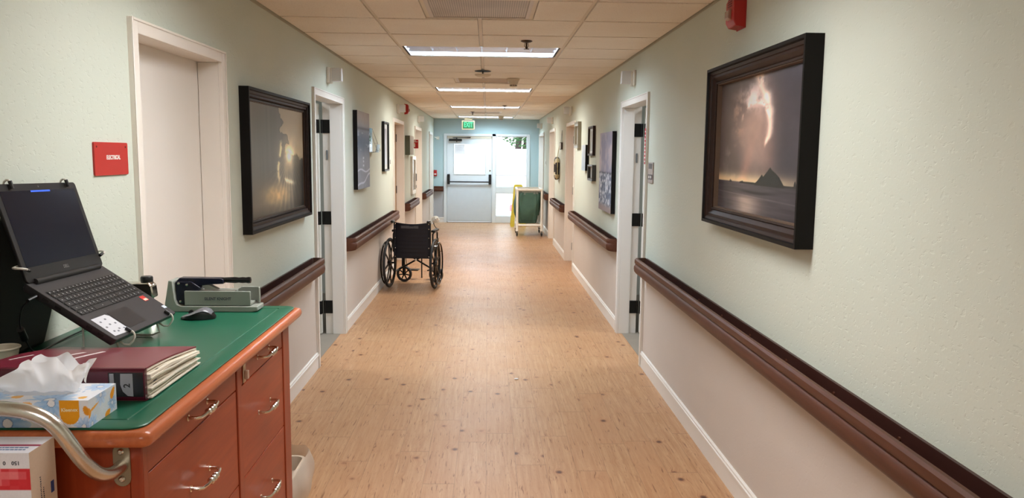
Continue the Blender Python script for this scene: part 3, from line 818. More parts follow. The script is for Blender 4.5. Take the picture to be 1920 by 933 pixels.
# room number plate beside the right open doorway
rs = thing('room_number_sign', 'small silver room number plate on the right wall beside the open doorway', 'sign', (XR, 5.62, 1.39))
obj('plate', MB().box(XR-.008,XR,5.53,5.70,1.385,1.535), mat('satin_silver', (176,168,166), .4, metal=.4), rs, bevel=.003)
ins = MB(); ins.box(XR-.009,XR-.008,5.56,5.67,1.488,1.525); obj('dark_insert', ins, mat('dark_grey_insert', (88,88,92), .5), rs)
obj('number_strip', MB().box(XR-.010,XR-.008,5.545,5.685,1.412,1.448), mat('dark_grey_insert', (88,88,92), .5), rs)
for yy in (5.585, 5.645): obj('raised_mark', MB().ball((XR-.0105,yy,1.430), .014, 12, (.12,1,.8)), WL, rs)
# light switches
def switch(s, y, z, lab, h=.12):
    X = XL if s < 0 else XR; c = -s
    t = thing('light_switch', lab, 'switch', (X, y, z-h/2))
    obj('plate', MB().box(X, X+c*.006, y-.036, y+.036, z-h/2, z+h/2), WHITEP, t, bevel=.003)
    obj('rocker', MB().box(X+c*.006, X+c*.014, y-.012, y+.012, z-.028, z+.028), mat('grey_rocker', (170,168,162), .4), t, bevel=.002)
switch(-1, 10.06, 1.47, 'small wall switch on the left wall between the tall narrow picture and the tan door')
switch(1, 15.9, 1.42, 'small wall switch far along the right wall beyond the life ring')

# ------------------------------------------------------------------ framed pictures
FB = wood_material('dark_walnut_frame', (38,23,17), (50,31,23), rough=.5)
FB.node_tree.nodes['Principled BSDF'].inputs['Coat Weight'].default_value = 0; FB.node_tree.nodes['Principled BSDF'].inputs['Specular IOR Level'].default_value = .25; FBK = mat('black_frame_edge', (14,11,10), .55, spec=.2)
FL = mat('gilt_worn_line', (96,76,60), .6)
def bigframe(s, y0, y1, z0, z1, depth, fn, lab, wn=.075):
    """s wall side; picture plane set back inside a stepped moulding"""
    X = XL if s < 0 else XR; c = -s
    t = thing('framed_picture', lab, 'picture', (X, (y0+y1)/2, z0))
    def ring(prof):   # prof: list of (inset, standoff) closed loop, swept round the rectangle
        m_ = MB(); rings = []
        for (sy, sz) in ((0,0),(1,0),(1,1),(0,1)):
            rings.append([(X+c*d, (y0+i) if sy == 0 else (y1-i), (z0+i) if sz == 0 else (z1-i)) for i, d in prof])
        return m_.ring_sweep(rings, caps=False, closed=True)
    obj('outer_edge', ring([(0,0),(0,depth),(.014,depth),(.018,depth-.012),(.018,0)]), FBK, t, smooth=0)
    w = wn
    obj('moulding', ring([(.018,.004),(.018,depth-.010),(.030,depth-.014),(.033,depth-.020),(.045,depth-.019),(w-.012,depth-.034),(w-.008,depth-.028),(w,depth-.030),(w,.004)]), FB, t, smooth=25)
    obj('gilt_line', ring([(w*.60,depth-.0245),(w*.60+.003,depth-.0235),(w*.60+.0045,depth-.0265),(w*.60+.003,depth-.029)]), FL, t, smooth=0)
    obj('inner_bead', ring([(w,.004),(w,depth-.036),(w+.005,depth-.036),(w+.007,.004)]), FL, t, smooth=0)
    iy0, iy1, iz0, iz1 = y0+w+.004, y1-w-.004, z0+w+.004, z1-w-.004; X2 = X+c*.010
    if s > 0: org, U = (X2, iy1, iz0), (0, iy0-iy1, 0)
    else: org, U = (X2, iy0, iz0), (0, iy1-iy0, 0)
    painted('printed_picture', org, U, (0,0,iz1-iz0), 320, 210, fn, PIC, t)
    return t
PIC = picture_material('printed_picture_surface', .3); CANV = picture_material('printed_canvas', .7)
def pic_storm(u, v):
    n = fbm(u*4+3, v*4, 5); n2 = fbm(u*9, v*9+5, 5); n3 = fbm(u*18+2, v*18, 4)
    c = lerp(rgb(112,99,96), rgb(70,64,70), sstep(.45,.85,u))
    c = c*(1-.12*sstep(.7,1,v)*sstep(.5,.2,u))[:,None]
    glow = np.exp(-(((u-.44)/.20)**2+((v-.60)/.26)**2)); c = c+glow[:,None]*rgb(86,68,58)
    ray = np.exp(-((u-.66+.10*v)/.10)**2)*sstep(1.0,.5,v)*sstep(.2,.4,v); c = c+ray[:,None]*rgb(34,22,16)
    ray2 = np.exp(-((u-.36-.35*(v-.3))/.06)**2)*sstep(.62,.3,v); c = c+ray2[:,None]*rgb(40,20,14)
    c = c*(1+.45*(n-.5))[:,None]
    # billowing bright mass at the top left of the opening, trailing down its right flank
    mass = np.exp(-(((u-.42)/.16)**2+((v-.86)/.11)**2)); m1 = mass*sstep(.42,.72,n2+.22*mass); c = c+m1[:,None]*rgb(128,122,124)
    lf = np.exp(-(((u-.25)/.07)**2+((v-.72)/.14)**2))*sstep(.45,.7,n2+.1); c = c+lf[:,None]*rgb(84,62,46)
    cx_ = np.interp(v, [.50,.56,.64,.74,.84,.92,1.0], [.585,.625,.640,.625,.585,.530,.49]); wd = np.interp(v, [.48,.55,.7,.85,1], [.008,.030,.034,.045,.05])
    fl = np.exp(-((u-cx_-.05*(n2-.5))/wd)**2)*sstep(.47,.53,v)*sstep(.30,.62,n3+.18); c = c+fl[:,None]*rgb(140,126,112)
    arc = np.exp(-((np.hypot((u-.46)*1.3, v-.58)-.235-.03*(n2-.5))/.018)**2)*sstep(.66,.74,v); c = c+arc[:,None]*rgb(86,80,76)*sstep(.3,.5,n3)[:,None]
    eye = np.exp(-(((u-.45)/.12)**2+((v-.60)/.14)**2)); c = c*(1-.10*eye)[:,None]+eye[:,None]*rgb(14,10,6)
    low = np.exp(-(((u-.22)/.13)**2+((v-.38)/.10)**2))*sstep(.42,.66,n2); c = c+low[:,None]*rgb(90,80,72)
    hor = .225
    gl = np.exp(-((v-hor-.01)/.05)**2)*(1-.5*sstep(.6,1,u)); c = c+gl[:,None]*rgb(130,112,72)
    sea = sstep(hor+.006, hor-.004, v)
    sc1 = lerp(rgb(96,88,92), rgb(52,47,54), np.abs(u-.35)*1.4); w_ = fbm(u*6, v*70, 3); sc1 = sc1*(1+.5*(w_-.5))[:,None]
    refl = np.exp(-((u-.40)/.15)**2)*sstep(.15,.10,v); sc1 = sc1+refl[:,None]*rgb(96,82,66)
    wave = np.exp(-((v-.165-.01*np.sin(u*9))/.010)**2)*np.exp(-((u-.50)/.22)**2); sc1 = sc1*(1-.55*wave)[:,None]
    foam = np.exp(-((v-.125+.03*(u-.5))/.004)**2); sc1 = sc1+foam[:,None]*rgb(30,28,28)
    c = c*(1-sea)[:,None]+sc1*sea[:,None]
    h = np.interp(u, [.49,.52,.55,.575,.59,.61,.64,.655,.665,.68,.72,.76,.80,.815], [0,.018,.045,.07,.055,.072,.10,.115,.122,.105,.085,.06,.015,0])
    rock = sstep(.004,-.004, v-(hor+h-.002))*(v > hor-.012)*(h > .001)
    h2 = np.interp(u, [.88,.90,.905,.915,.925,.94,.96,1.0], [0,.008,.035,.042,.018,.014,.012,.010]); rock2 = sstep(.004,-.004, v-(hor+h2-.002))*(v > hor-.01)*(h2 > .001)
    h3 = np.interp(u, [.165,.17,.178,.182,.19,.196,.30,.31,.34,.36,.48,.49], [0,.014,.016,.004,.014,0,0,.006,.012,.006,.008,.006]); rock3 = sstep(.003,-.003, v-(hor+h3-.002))*(v > hor-.006)*(h3 > .001)
    k = np.clip(rock+rock2+rock3, 0, 1); c = c*(1-k)[:,None]+rgb(36,37,36)*k[:,None]
    return c
def pic_forest(u, v):
    n = fbm(u*5+1, v*5+2, 5); n2 = fbm(u*14, v*14, 4); st = fbm(u*26, v*1.2, 3)
    c = lerp(rgb(92,86,78), rgb(66,64,64), u)*(1+.18*(st-.5))[:,None]
    edge = .64+.05*np.sin(v*11+1)+.34*(n-.5)+.30*(n2-.5)-.08*sstep(.7,.4,v)
    sky = sstep(-.01,.05,u-edge)*sstep(.50,.56,v+.10*(n2-.5)+.12*(u-.8))
    c = lerp(rgb(0,0,0), rgb(146,130,108), sky)*sky[:,None]+c*(1-sky)[:,None]
    sun = np.exp(-(((u-.70)/.07)**2+((v-.545)/.075)**2)); halo = np.exp(-(((u-.70)/.20)**2+((v-.52)/.22)**2))
    c = c+halo[:,None]*rgb(90,72,40)*(.6+.8*n2)[:,None]+sun[:,None]*rgb(160,150,130)
    an = np.arctan2(v-.55, u-.70); rays = (np.sin(an*40+3)*.5+.5)**2; below = sstep(.56,.30,v)*np.exp(-((u-.68)/.22)**2)
    c = c+(rays*below*.22)[:,None]*rgb(150,130,90)
    tr_ = np.exp(-((u-.52-.03*np.sin(v*12))/.02)**2)*sstep(.25,.40,v)*sstep(.75,.6,v)*sstep(.4,.6,n2); c = c+tr_[:,None]*rgb(130,115,80)
    gr = np.exp(-(((u-.48)/.24)**2+((v-.165)/.12)**2)); c = c+gr[:,None]*rgb(120,92,46)*(.55+.9*n2)[:,None]
    path = np.exp(-((v-.30+.22*(u-.62))/.022)**2)*np.exp(-((u-.68)/.14)**2); c = c+path[:,None]*rgb(150,146,130)*(sstep(.3,.6,n2)*.9)[:,None]
    dk = sstep(.74,.82,u)*sstep(.56,.40,v)*.35+sstep(.12,.0,v)*.25; c = c*(1-dk)[:,None]
    return c*1.12+.03
bigframe(1, 2.766, 4.005, 1.252, 2.012, .068, pic_storm, 'large dark framed seascape on the right wall, storm cloud over a small rocky island')
bigframe(-1, 4.03, 5.40, 1.158, 1.908, .050, pic_forest, 'large dark framed picture on the left wall of sun rays breaking through dark trees', .062)

def canvas(s, y0, y1, z0, z1, depth, fn, lab, edge=FBK):
    X = XL if s < 0 else XR; c = -s
    t = thing('canvas_print', lab, 'picture', (X, (y0+y1)/2, z0))
    obj('stretcher_frame', MB().box(X+c*.003, X+c*(depth-.001), y0, y1, z0, z1), edge, t)
    X2 = X+c*depth
    org, U = ((X2,y1,z0),(0,y0-y1,0)) if s > 0 else ((X2,y0,z0),(0,y1-y0,0))
    painted('printed_face', org, U, (0,0,z1-z0), 110, 110, fn, CANV, t)
def pic_beach(u, v):
    n = fbm(u*4, v*18, 4); n2 = fbm(u*8, v*8+3, 4)
    c = lerp(rgb(150,156,168), rgb(172,164,160), sstep(.7,.95,v))*(1+.12*(n2-.5))[:,None]
    sea = np.exp(-((v-.60)/.14)**2); c = c*(1-sea*.25)[:,None]+sea[:,None]*rgb(-6,6,18)
    foam = sstep(.56,.64,n)*sea; c = c+foam[:,None]*rgb(60,60,60)
    lh = np.exp(-((v-.78)/.018)**2); c = c*(1-.25*lh)[:,None]
    for (a, b_) in ((.10,.25),(.20,.34),(.06,.22)):
        pass
    ln = np.exp(-((v-.05-.16*np.clip(u-.2,0,1)-.02*np.sin(u*9))/.012)**2)+np.exp(-((v-.235-.02*np.sin(u*7))/.010)**2); c = c+np.clip(ln,0,1)[:,None]*rgb(60,60,62)
    for z in (.30,.355,.40):
        k = np.exp(-(((u-.46)/.05)**2+((v-z)/.014)**2)); c = c+k[:,None]*rgb(70,70,70)
    return c
canvas(-1, 7.36, 8.10, 1.238, 1.972, .042, pic_beach, 'canvas print of pale beach and waves with black edges, on the left wall')
def pic_wave(u, v):
    n = fbm(u*6, v*14, 5); n2 = fbm(u*16+4, v*26, 5); n3 = fbm(u*3, v*4, 4)
    sky = lerp(rgb(150,150,172), rgb(196,186,192), sstep(.35,.65,n3))
    sea = lerp(rgb(104,114,134), rgb(206,210,220), sstep(.40,.68,n2))
    k = sstep(.50,.485,v); c = sky*(1-k)[:,None]+sea*k[:,None]
    c = c*(1-.25*np.exp(-((v-.49)/.015)**2))[:,None]
    s_ = sstep(.12,.04,v); c = c*(1-s_)[:,None]+rgb(150,138,138)*s_[:,None]
    return c
canvas(1, 7.17, 7.96, 1.045, 1.80, .042, pic_wave, 'canvas print of foaming blue grey waves with black edges, on the right wall')
def pic_plain(a, b_):
    def f(u, v):
        n = fbm(u*5, v*5, 4); return lerp(rgb(*a), rgb(*b_), v+.4*(n-.5))
    return f
canvas(-1, 11.93, 12.55, 1.555, 1.845, .075, pic_plain((172,170,160),(196,192,180)), 'small deep edged canvas with olive green side, left wall before the extinguisher sign', mat('olive_canvas_edge', (84,88,70), .7))
canvas(1, 9.14, 9.50, 1.40, 1.70, .042, pic_plain((180,198,214),(206,214,222)), 'small pale blue canvas with a thick black side, right wall')
def smallframe(s, y0, y1, z0, z1, depth, w, fm, fn, lab):
    X = XL if s < 0 else XR; c = -s
    t = thing('small_framed_picture', lab, 'picture', (X, (y0+y1)/2, z0))
    m_ = MB(); rings = []
    for (sy, sz) in ((0,0),(1,0),(1,1),(0,1)):
        rings.append([(X+c*d, (y0+i) if sy == 0 else (y1-i), (z0+i) if sz == 0 else (z1-i)) for i, d in ((0,.002),(0,depth),(w*.6,depth),(w,depth-.008),(w,.002))])
    obj('frame', m_.ring_sweep(rings, caps=False, closed=True), fm, t, smooth=20)
    X2 = X+c*.012; a, b_ = y0+w-.002, y1-w+.002
    org, U = ((X2,b_,z0+w-.002),(0,a-b_,0)) if s > 0 else ((X2,a,z0+w-.002),(0,b_-a,0))
    painted('picture', org, U, (0,0,z1-z0-2*w+.004), 60, 60, fn, PIC, t)
def pic_mat(a, b_):
    def f(u, v):
        n = fbm(u*6, v*6, 4); inn = sstep(.12,.13,np.minimum(u,1-u))*sstep(.10,.11,np.minimum(v,1-v))
        c = lerp(rgb(*a), rgb(*b_), v+.5*(n-.5)); return c*inn[:,None]+rgb(214,214,208)*(1-inn)[:,None]
    return f
smallframe(-1, 9.33, 9.77, 1.365, 1.95, .035, .022, BLACKM, pic_mat((206,214,226),(150,140,146)), 'tall black framed picture on the left wall between the beach canvas and the tan door')
smallframe(1, 8.60, 9.02, 1.575, 1.90, .032, .024, FB, pic_mat((170,172,170),(196,190,176)), 'upper dark brown framed picture on the right wall beyond the wave canvas')
smallframe(1, 8.50, 8.90, 1.30, 1.475, .045, .026, mat('pewter_frame', (72,70,68), .35, metal=.5), pic_mat((214,220,224),(190,190,186)), 'little thick dark metal framed picture below the upper brown framed one')
smallframe(1, 9.93, 10.35, 1.67, 2.0, .045, .05, mat('pale_pewter_frame', (150,140,122), .35, metal=.6), pic_mat((190,180,160),(206,200,190)), 'silvery framed picture hung right beside the tan door casing on the right wall')

# clear literature holder on the left wall
lh = thing('literature_holder', 'clear acrylic leaflet holder on the left wall just past the beach canvas', 'holder', (XL, 8.42, 1.585))
ACR = glass_material('clear_acrylic', (.86,.88,.88,1))
m_ = MB(); m_.box(XL+.002,XL+.005,8.31,8.55,1.585,1.84)
obj('mounting_sheet', m_, ACR, lh)
m_ = MB(); m_.prism([(XL+.004,1.585),(XL+.075,1.585),(XL+.090,1.67),(XL+.086,1.67),(XL+.072,1.589),(XL+.004,1.589)], 'Y', 8.31, 8.55); obj('pocket', m_, ACR, lh)
ed = MB()
for yy in (8.31, 8.55): ed.tube([(XL+.004,yy,1.84),(XL+.092,yy,1.60),(XL+.004,yy,1.585)], .0022, 5)
ed.tube([(XL+.091,8.31,1.602),(XL+.091,8.55,1.602)], .0022, 5); ed.tube([(XL+.062,8.31,1.682),(XL+.062,8.55,1.682)], .0022, 5)
obj('wire_edge', ed, mat('grey_wire', (110,110,106), .4), lh)

# life ring and little hanging sign on the right wall
t = thing('life_ring', 'decorative white and black life ring hung on a cord on the right wall', 'life ring', (XR, 12.95, 1.16))
tor = MB(); R1, r1 = .155, .036; segs = 48
def ringpt(u, v): 
    a = 2*PI*u; b2 = 2*PI*v; rr_ = R1+r1*math.cos(b2)
    return (XR-.040+r1*math.sin(b2), 12.95+rr_*math.cos(a), 1.36+rr_*math.sin(a))
tor.grid(lambda u, v: ringpt(u, v), segs, 14)
obj('ring', tor, mat('life_ring_dark', (48,40,44), .6), t)
for k in range(4):
    b2m = MB(); a0 = PI/4+k*PI/2
    b2m.grid(lambda u, v: ringpt((a0-.22+.44*u)/(2*PI), v) if False else (XR-.040+(r1+.003)*math.sin(2*PI*v), 12.95+(R1+(r1+.003)*math.cos(2*PI*v))*math.cos(a0-.24+.48*u), 1.36+(R1+(r1+.003)*math.cos(2*PI*v))*math.sin(a0-.24+.48*u)), 8, 14)
    obj('band', b2m, mat('cream_band', (214,204,172), .6), t)
rp_ = MB(); pts = []
for k in range(48):
    a = 2*PI*k/48; rr_ = .20+.014*math.cos(4*a-PI); pts.append((XR-.045, 12.95+rr_*math.cos(a), 1.36+rr_*math.sin(a)))
rp_.tube(pts, .006, 6, closed=True); obj('rope', rp_, mat('cream_rope', (206,192,150), .8), t)
cd = MB().tube([(XR-.03,12.90,1.55),(XR-.006,12.95,1.72),(XR-.03,13.0,1.55)], .003, 5); obj('hanging_cord', cd, mat('cream_rope', (206,192,150), .8), t)
t = thing('hanging_plaque', 'little plaque hanging from a triangular cord above the life ring', 'plaque', (XR, 12.45, 1.67))
obj('board', MB().box(XR-.030,XR-.006,12.36,12.60,1.665,1.775), mat('plaque_dark_wood', (54,44,40), .6), t, bevel=.002)
obj('face', MB().box(XR-.032,XR-.030,12.37,12.59,1.675,1.765), mat('plaque_pale_face', (205,205,200), .6), t)
obj('cord', MB().tube([(XR-.012,12.38,1.775),(XR-.004,12.48,1.965),(XR-.012,12.58,1.775)], .003, 5), mat('grey_wire', (110,110,106), .4), t)
# ------------------------------------------------------------------ the treatment cart
CW1 = wood_material('cherry_wood', (138,50,20), (158,64,29)); CWV = wood_material('cherry_wood_upright', (134,49,20), (154,61,28), vertical=True)
CWE = wood_material('cherry_wood_edge', (166,84,46), (188,104,62), rough=.28)
GREEN = mat('green_laminate', (24,92,68), .32, vary=(4,.04))
GAP = mat('dark_gap', (52,14,8), .7)
TZ = 1.0475   # top surface
cart = thing('medical_cart', 'cherry wood treatment cart with green laminate top and drawers, against the left wall', 'cart', (-.96, 2.1, 0))
x0, x1, y0, y1, zb, zt = -1.232, -.700, 1.530, 2.690, .13, 1.012
xq = x1-.0155; bd = MB(); bd.box(x0,xq,y0,y0+.02,zb,zt); bd.box(x0,xq,y1-.02,y1,zb,zt); bd.box(x0,x0+.02,y0+.02,y1-.02,zb,zt); bd.box(x0+.02,xq,y0+.02,y1-.02,zb,zb+.03)
obj('body', bd, CWV, cart, bevel=.002)
ff = MB(); xf = -.688
for a, b_ in ((y0,1.556),(2.125,2.166),(2.612,y1)): ff.box(x1-.015,xf,a,b_,zb,zt)
ff.box(x1-.015,xf,1.556,2.125,.998,zt); ff.box(x1-.015,xf,2.166,2.612,.998,zt); ff.box(x1-.015,xf,1.556,2.125,zb,zb+.02); ff.box(x1-.015,xf,2.166,2.612,zb,zb+.02)
obj('face_frame', ff, CWV, cart, bevel=.0025)
obj('drawer_recess', MB().box(x1-.030,x1-.016,y0+.02,y1-.02,zb+.03,.998), GAP, cart)
def pull(yc, z, par):
    m_ = MB(); L_ = .062; xs = xf-.004
    pts = [(xs,yc-L_,z),(xs+.020,yc-L_,z),(xs+.028,yc-L_+.006,z),(xs+.031,yc-L_+.022,z),(xs+.033,yc,z),(xs+.031,yc+L_-.022,z),(xs+.028,yc+L_-.006,z),(xs+.020,yc+L_,z),(xs,yc+L_,z)]
    m_.tube(pts, [.0042,.0042,.0045,.0046,.0060,.0046,.0045,.0042,.0042], 10)
    for dy in (-.016,0,.016): m_.lathe([(0,-.0065),(.006,-.006),(.0088,-.002),(.0088,.002),(.006,.006),(0,.0065)], (xs+.032+(.0008 if dy == 0 else 0),yc+dy,z), 'Y', 14)
    for sg in (-1,1): m_.lathe([(0,0),(.008,0),(.008,.002),(0,.003)], (xs,yc+sg*L_,z), 'X', 12)
    obj('handle', m_, CHROME, par)
for ya, yb in ((1.559,2.122),(2.169,2.609)):
    for za, zb_ in ((.928,.996),(.656,.925),(.390,.653),(.153,.387)):
        d = obj('drawer', MB().box(x1-.015,xf-.003,ya,yb,za,zb_), CW1, cart, bevel=.002)
        pull((ya+yb)/2, (za+zb_)/2+.005, d)
lk = MB(); lk.box(xf-.003,xf+.002,2.180,2.200,.930,.985); obj('lock_plate', lk, mat('brushed_lock_metal', (190,165,140), .35, metal=.7), cart, bevel=.004)
lk = MB(); lk.box(xf+.002,xf+.012,2.184,2.197,.940,.965); obj('lock_tab', lk, mat('lock_plastic', (196,170,150), .4), cart, bevel=.002)
def rr(x0, x1, y0, y1, r, z, n=6):
    P_ = []
    for (cx_, cy_, a0) in ((x1-r,y1-r,0),(x0+r,y1-r,PI/2),(x0+r,y0+r,PI),(x1-r,y0+r,1.5*PI)):
        for k in range(n+1): a = a0+PI/2*k/n; P_.append((cx_+r*math.cos(a), cy_+r*math.sin(a), z))
    return P_
def slab(x0, x1, y0, y1, r, prof):
    """stack of rounded rectangles: prof = (inset, z)"""
    return MB().ring_sweep([rr(x0+i, x1-i, y0+i, y1-i, max(.004, r-i), z) for i, z in prof])
obj('edge_molding', slab(-1.240,-.648,1.470,2.735,.022,[(.012,1.010),(.004,1.013),(0,1.020),(0,1.030),(.004,1.038),(.014,1.0415)]), CWE, cart, smooth=50)
obj('countertop', slab(-1.240,-.668,1.490,2.722,.036,[(.002,1.0415),(0,1.044),(0,1.0455),(.003,TZ-.0003),(.046,TZ-.0003),(.0475,TZ-.0022),(.0495,TZ-.0022),(.051,TZ-.0003),(.2,TZ-.0003)]), GREEN, cart, smooth=30)
# push rail at the near end
tr_ = [(-.728,1.527,.955),(-.728,1.500,.955),(-.729,1.470,.960),(-.733,1.440,.975),(-.742,1.415,1.005),(-.755,1.398,1.045),(-.768,1.390,1.075),(-.785,1.385,1.098),(-.808,1.382,1.112),(-.835,1.380,1.120),(-.88,1.380,1.123)]
def smoothpts(P_, it=2):
    for _ in range(it):
        Q = [P_[0]]
        for a, b_ in zip(P_[:-1], P_[1:]):
            a, b_ = Vector(a), Vector(b_); Q += [a*.75+b_*.25, a*.25+b_*.75]
        P_ = Q+[P_[-1]]
    return P_
right = smoothpts(tr_); left = [(-1.896-Vector(p).x, Vector(p).y, Vector(p).z) for p in right][::-1]
obj('push_rail', MB().tube(right+left, .0135, 16), STEEL, cart, smooth=60)
for xc in (-.728, -1.168):
    def cap(z0_, z1_, r, d0_, d1_):
        P_ = [(xc+r*math.cos(a), z1_-r+r*math.sin(a)) for a in [PI*k/10 for k in range(11)]]+[(xc+r*math.cos(a), z0_+r+r*math.sin(a)) for a in [PI+PI*k/10 for k in range(11)]]
        return MB().prism(P_, 'Y', d0_, d1_)
    b_ = obj('rail_bracket', cap(.912,1.000,.017,1.526,1.530), mat('dull_zinc', (150,140,120), .38, metal=.9), cart, bevel=.001)
    for z in (.928,.985): obj('screw', MB().lathe([(0,1.5205),(.004,1.521),(.0065,1.5235),(.007,1.526)], (xc,0,z), 'Y', 14), STEEL, b_)
for xx in (-1.17,-.76):
    for yy in (1.60,2.62):
        c_ = MB(); c_.lathe([(0,-.012),(.044,-.012),(.05,-.008),(.05,.008),(.044,.012),(0,.012)], (xx,yy,.05), 'X', 22)
        w_ = obj('caster', c_, BLACK, cart); fk = MB(); fk.box(xx-.018,xx-.014,yy-.02,yy+.02,.04,.115); fk.box(xx+.014,xx+.018,yy-.02,yy+.02,.04,.115); fk.box(xx-.03,xx+.03,yy-.03,yy+.03,.112,.13)
        obj('fork', fk, STEEL, w_)
gh = MB()
for xx in (-1.05,-.93,-.83): gh.tube([(xx,1.525,.86),(xx,1.468,.845),(xx,1.464,.796),(xx,1.370,.796),(xx,1.366,.86)], .003, 6)
for z, yy in ((.86,1.366),(.796,1.366),(.796,1.464)): gh.tube([(-1.06,yy,z),(-.8135,yy,z)], .003, 6)
gh.tube([(-1.06,1.366,.86),(-1.06,1.526,.86)], .003, 6); gh.tube([(-.8135,1.366,.86),(-.8135,1.526,.86)], .003, 6)
obj('wire_basket', gh, CHROME, cart)

# glove box in the basket
GBX = picture_material('printed_card', .5)
gb = thing('glove_box', 'white and red exam glove box with tan side, hung upside down on the cart end', 'box', (-.94, 1.415, .80))
gx0, gx1, gy0, gy1, gz0, gz1 = -1.055, -.818, 1.374, 1.456, .8005, 1.042
def g_front(u, v):
    z = gz0+(gz1-gz0)*v; x = gx0+(gx1-gx0)*u
    c = np.tile(rgb(226,224,230), (len(u),1))
    band = (z < 1.013)&(z > .972)
    k = _T[(np.floor((x+2)/.0145)).astype(int) % 64, (np.floor(z/.0138)).astype(int) % 64]
    c[band] = (lerp(rgb(206,50,58), rgb(226,120,124), sstep(.5,1,k)))[band]
    c[(x > gx1-.010)&(z < .953)] = rgb(204,46,56)
    c[(x < gx1-.054)&(x > gx1-.10)&(z < 1.034)&(z > 1.016)] = rgb(20,110,196)
    return c
def g_side(u, v):
    c = np.tile(rgb(206,184,162), (len(u),1)); return c
def g_top(u, v):
    c = np.tile(rgb(224,222,228), (len(u),1)); c[(v > .42)&(v < .52)] = rgb(150,30,70)
    return c
obj('carton', MB().box(gx0+.0005,gx1-.0005,gy0+.0005,gy1-.0005,gz0,gz1-.0005), mat('tan_card', (206,184,162), .7), gb)
painted('printed_front', (gx0,gy0,gz0), (gx1-gx0,0,0), (0,0,gz1-gz0), 118, 120, g_front, GBX, gb)
painted('printed_top', (gx0,gy0,gz1), (gx1-gx0,0,0), (0,gy1-gy0,0), 40, 40, g_top, GBX, gb)
painted('printed_side', (gx1,gy0,gz0), (0,gy1-gy0,0), (0,0,gz1-gz0), 4, 4, g_side, GBX, gb)
INK = mat('dark_print', (70,72,84), .6); BLU = mat('blue_print', (44,90,140), .6)
def gtext(s_, sz, x, z, m_, bold=0): obj('lettering', place(text_mb(s_, sz, .0002, bold=bold), (x, gy0-.0006, z), (-1,0,0), (0,0,-1)), m_, gb, smooth=0)
gtext('150', .010, gx1-.024, 1.0235, INK, .0002); gtext('0', .010, gx1-.044, 1.0235, INK, .0002); gtext('Exam Gloves', .0175, gx1-.068, .949, INK, .0002)
wr = random.Random(3); tx = MB()
for yy in (gy0+.014, gy0+.024):
    x = gx1-.015
    while x > gx1-.13: w_ = wr.uniform(.003,.009); tx.box(x-w_, x, yy, yy+.003, gz1+.0001, gz1+.0006); x -= w_+.0015
obj('top_print', tx, BLU, gb, smooth=0)
wr = random.Random(8); tx = MB()
for yy, zt_, n in ((gy0+.030,.985,7),(gy0+.038,.962,6),(gy0+.018,.930,3)):
    z = zt_
    for k in range(n*3):
        L_ = wr.uniform(.0015,.003); tx.box(gx1, gx1+.0006, yy-.0018*wr.uniform(.4,1), yy+.0018*wr.uniform(.4,1), z-L_, z); z -= L_+.0018
obj('side_print', tx, INK, gb, smooth=0)
obj('blue_mark', MB().box(gx1,gx1+.0006,gy0+.062,gy0+.072,.940,.962), mat('navy_print', (40,62,120), .6), gb)

# tissue box
tb = thing('tissue_box', 'floral blue and orange tissue box on the near corner of the green cart top', 'tissue box', (-.885, 1.545, TZ))
tx0, tx1, ty0, ty1, tz0, tz1 = -1.005, -.768, 1.489, 1.603, TZ+.0002, 1.102
def flower(x, z, cx_, cz_, r, n, rot, c, colp, colc, seed=0):
    dx, dz = x-cx_, z-cz_; rad = np.hypot(dx, dz); an = np.arctan2(dz, dx)+rot
    pet = r*(.55+.45*np.abs(np.cos(an*n/2)))
    k = (rad < pet)&(rad > r*.22); sh = .5+.5*np.cos(an*n)
    c[k] = (lerp(rgb(*colp), rgb(226,236,246), (.15+.6*sh*np.clip(rad/r,0,1))))[k]
    c[rad < r*.20] = rgb(*colc); c[(rad >= r*.20)&(rad < r*.24)] = rgb(110,140,190)
def blob(x, z, cx_, cz_, rx, rz, th, c, col):
    dx, dz = x-cx_, z-cz_; a = dx*math.cos(th)+dz*math.sin(th); b_ = -dx*math.sin(th)+dz*math.cos(th)
    c[(a/rx)**2+(b_/rz)**2*(1+.6*np.clip(a/rx,-1,1)) < 1] = rgb(*col)
def t_front(u, v):
    x = tx1-(1-u)*(tx1-tx0); z = v*(tz1-tz0)
    c = lerp(rgb(222,226,234), rgb(238,240,244), fbm(u*6, v*3, 3))
    D_ = tx1-x
    flower(D_, z, .155, .008, .045, 9, .3, c, (120,168,220), (232,232,236)); flower(D_, z, .070, .048, .034, 9, .1, c, (140,184,228), (236,236,240)); flower(D_, z, .010, .002, .022, 8, .5, c, (150,185,228), (228,230,236)); flower(D_, z, .215, .05, .035, 9, .1, c, (140,184,228), (236,236,240))
    blob(D_, z, .004, .034, .010, .006, 1.2, c, (226,150,40)); blob(D_, z, .115, .046, .009, .005, .3, c, (240,190,120))
    k = (np.abs(D_-.036) < .0185)&(z > .006)&((z > .026)|(((D_-.036)/.0185)**2+((z-.026)/.020)**2 < 1)); c[k] = rgb(232,158,30)
    return c
def t_side(u, v):
    y = u*(ty1-ty0); z = v*(tz1-tz0)
    c = lerp(rgb(206,212,220), rgb(222,226,232), fbm(u*4+7, v*3, 3))
    flower(y, z, .05, .050, .024, 8, .2, c, (160,186,220), (214,216,224)); flower(y, z, .012, .004, .022, 8, .2, c, (150,182,224), (214,216,224)); flower(y, z, .095, .020, .020, 8, .2, c, (130,160,196), (214,216,224))
    blob(y, z, .098, .040, .013, .007, .9, c, (230,152,36)); blob(y, z, .075, .004, .012, .007, .5, c, (230,152,36)); blob(y, z, .022, .034, .020, .0025, .25, c, (230,160,60))
    blob(y, z, .003, .028, .006, .010, 0, c, (230,152,36))
    return c
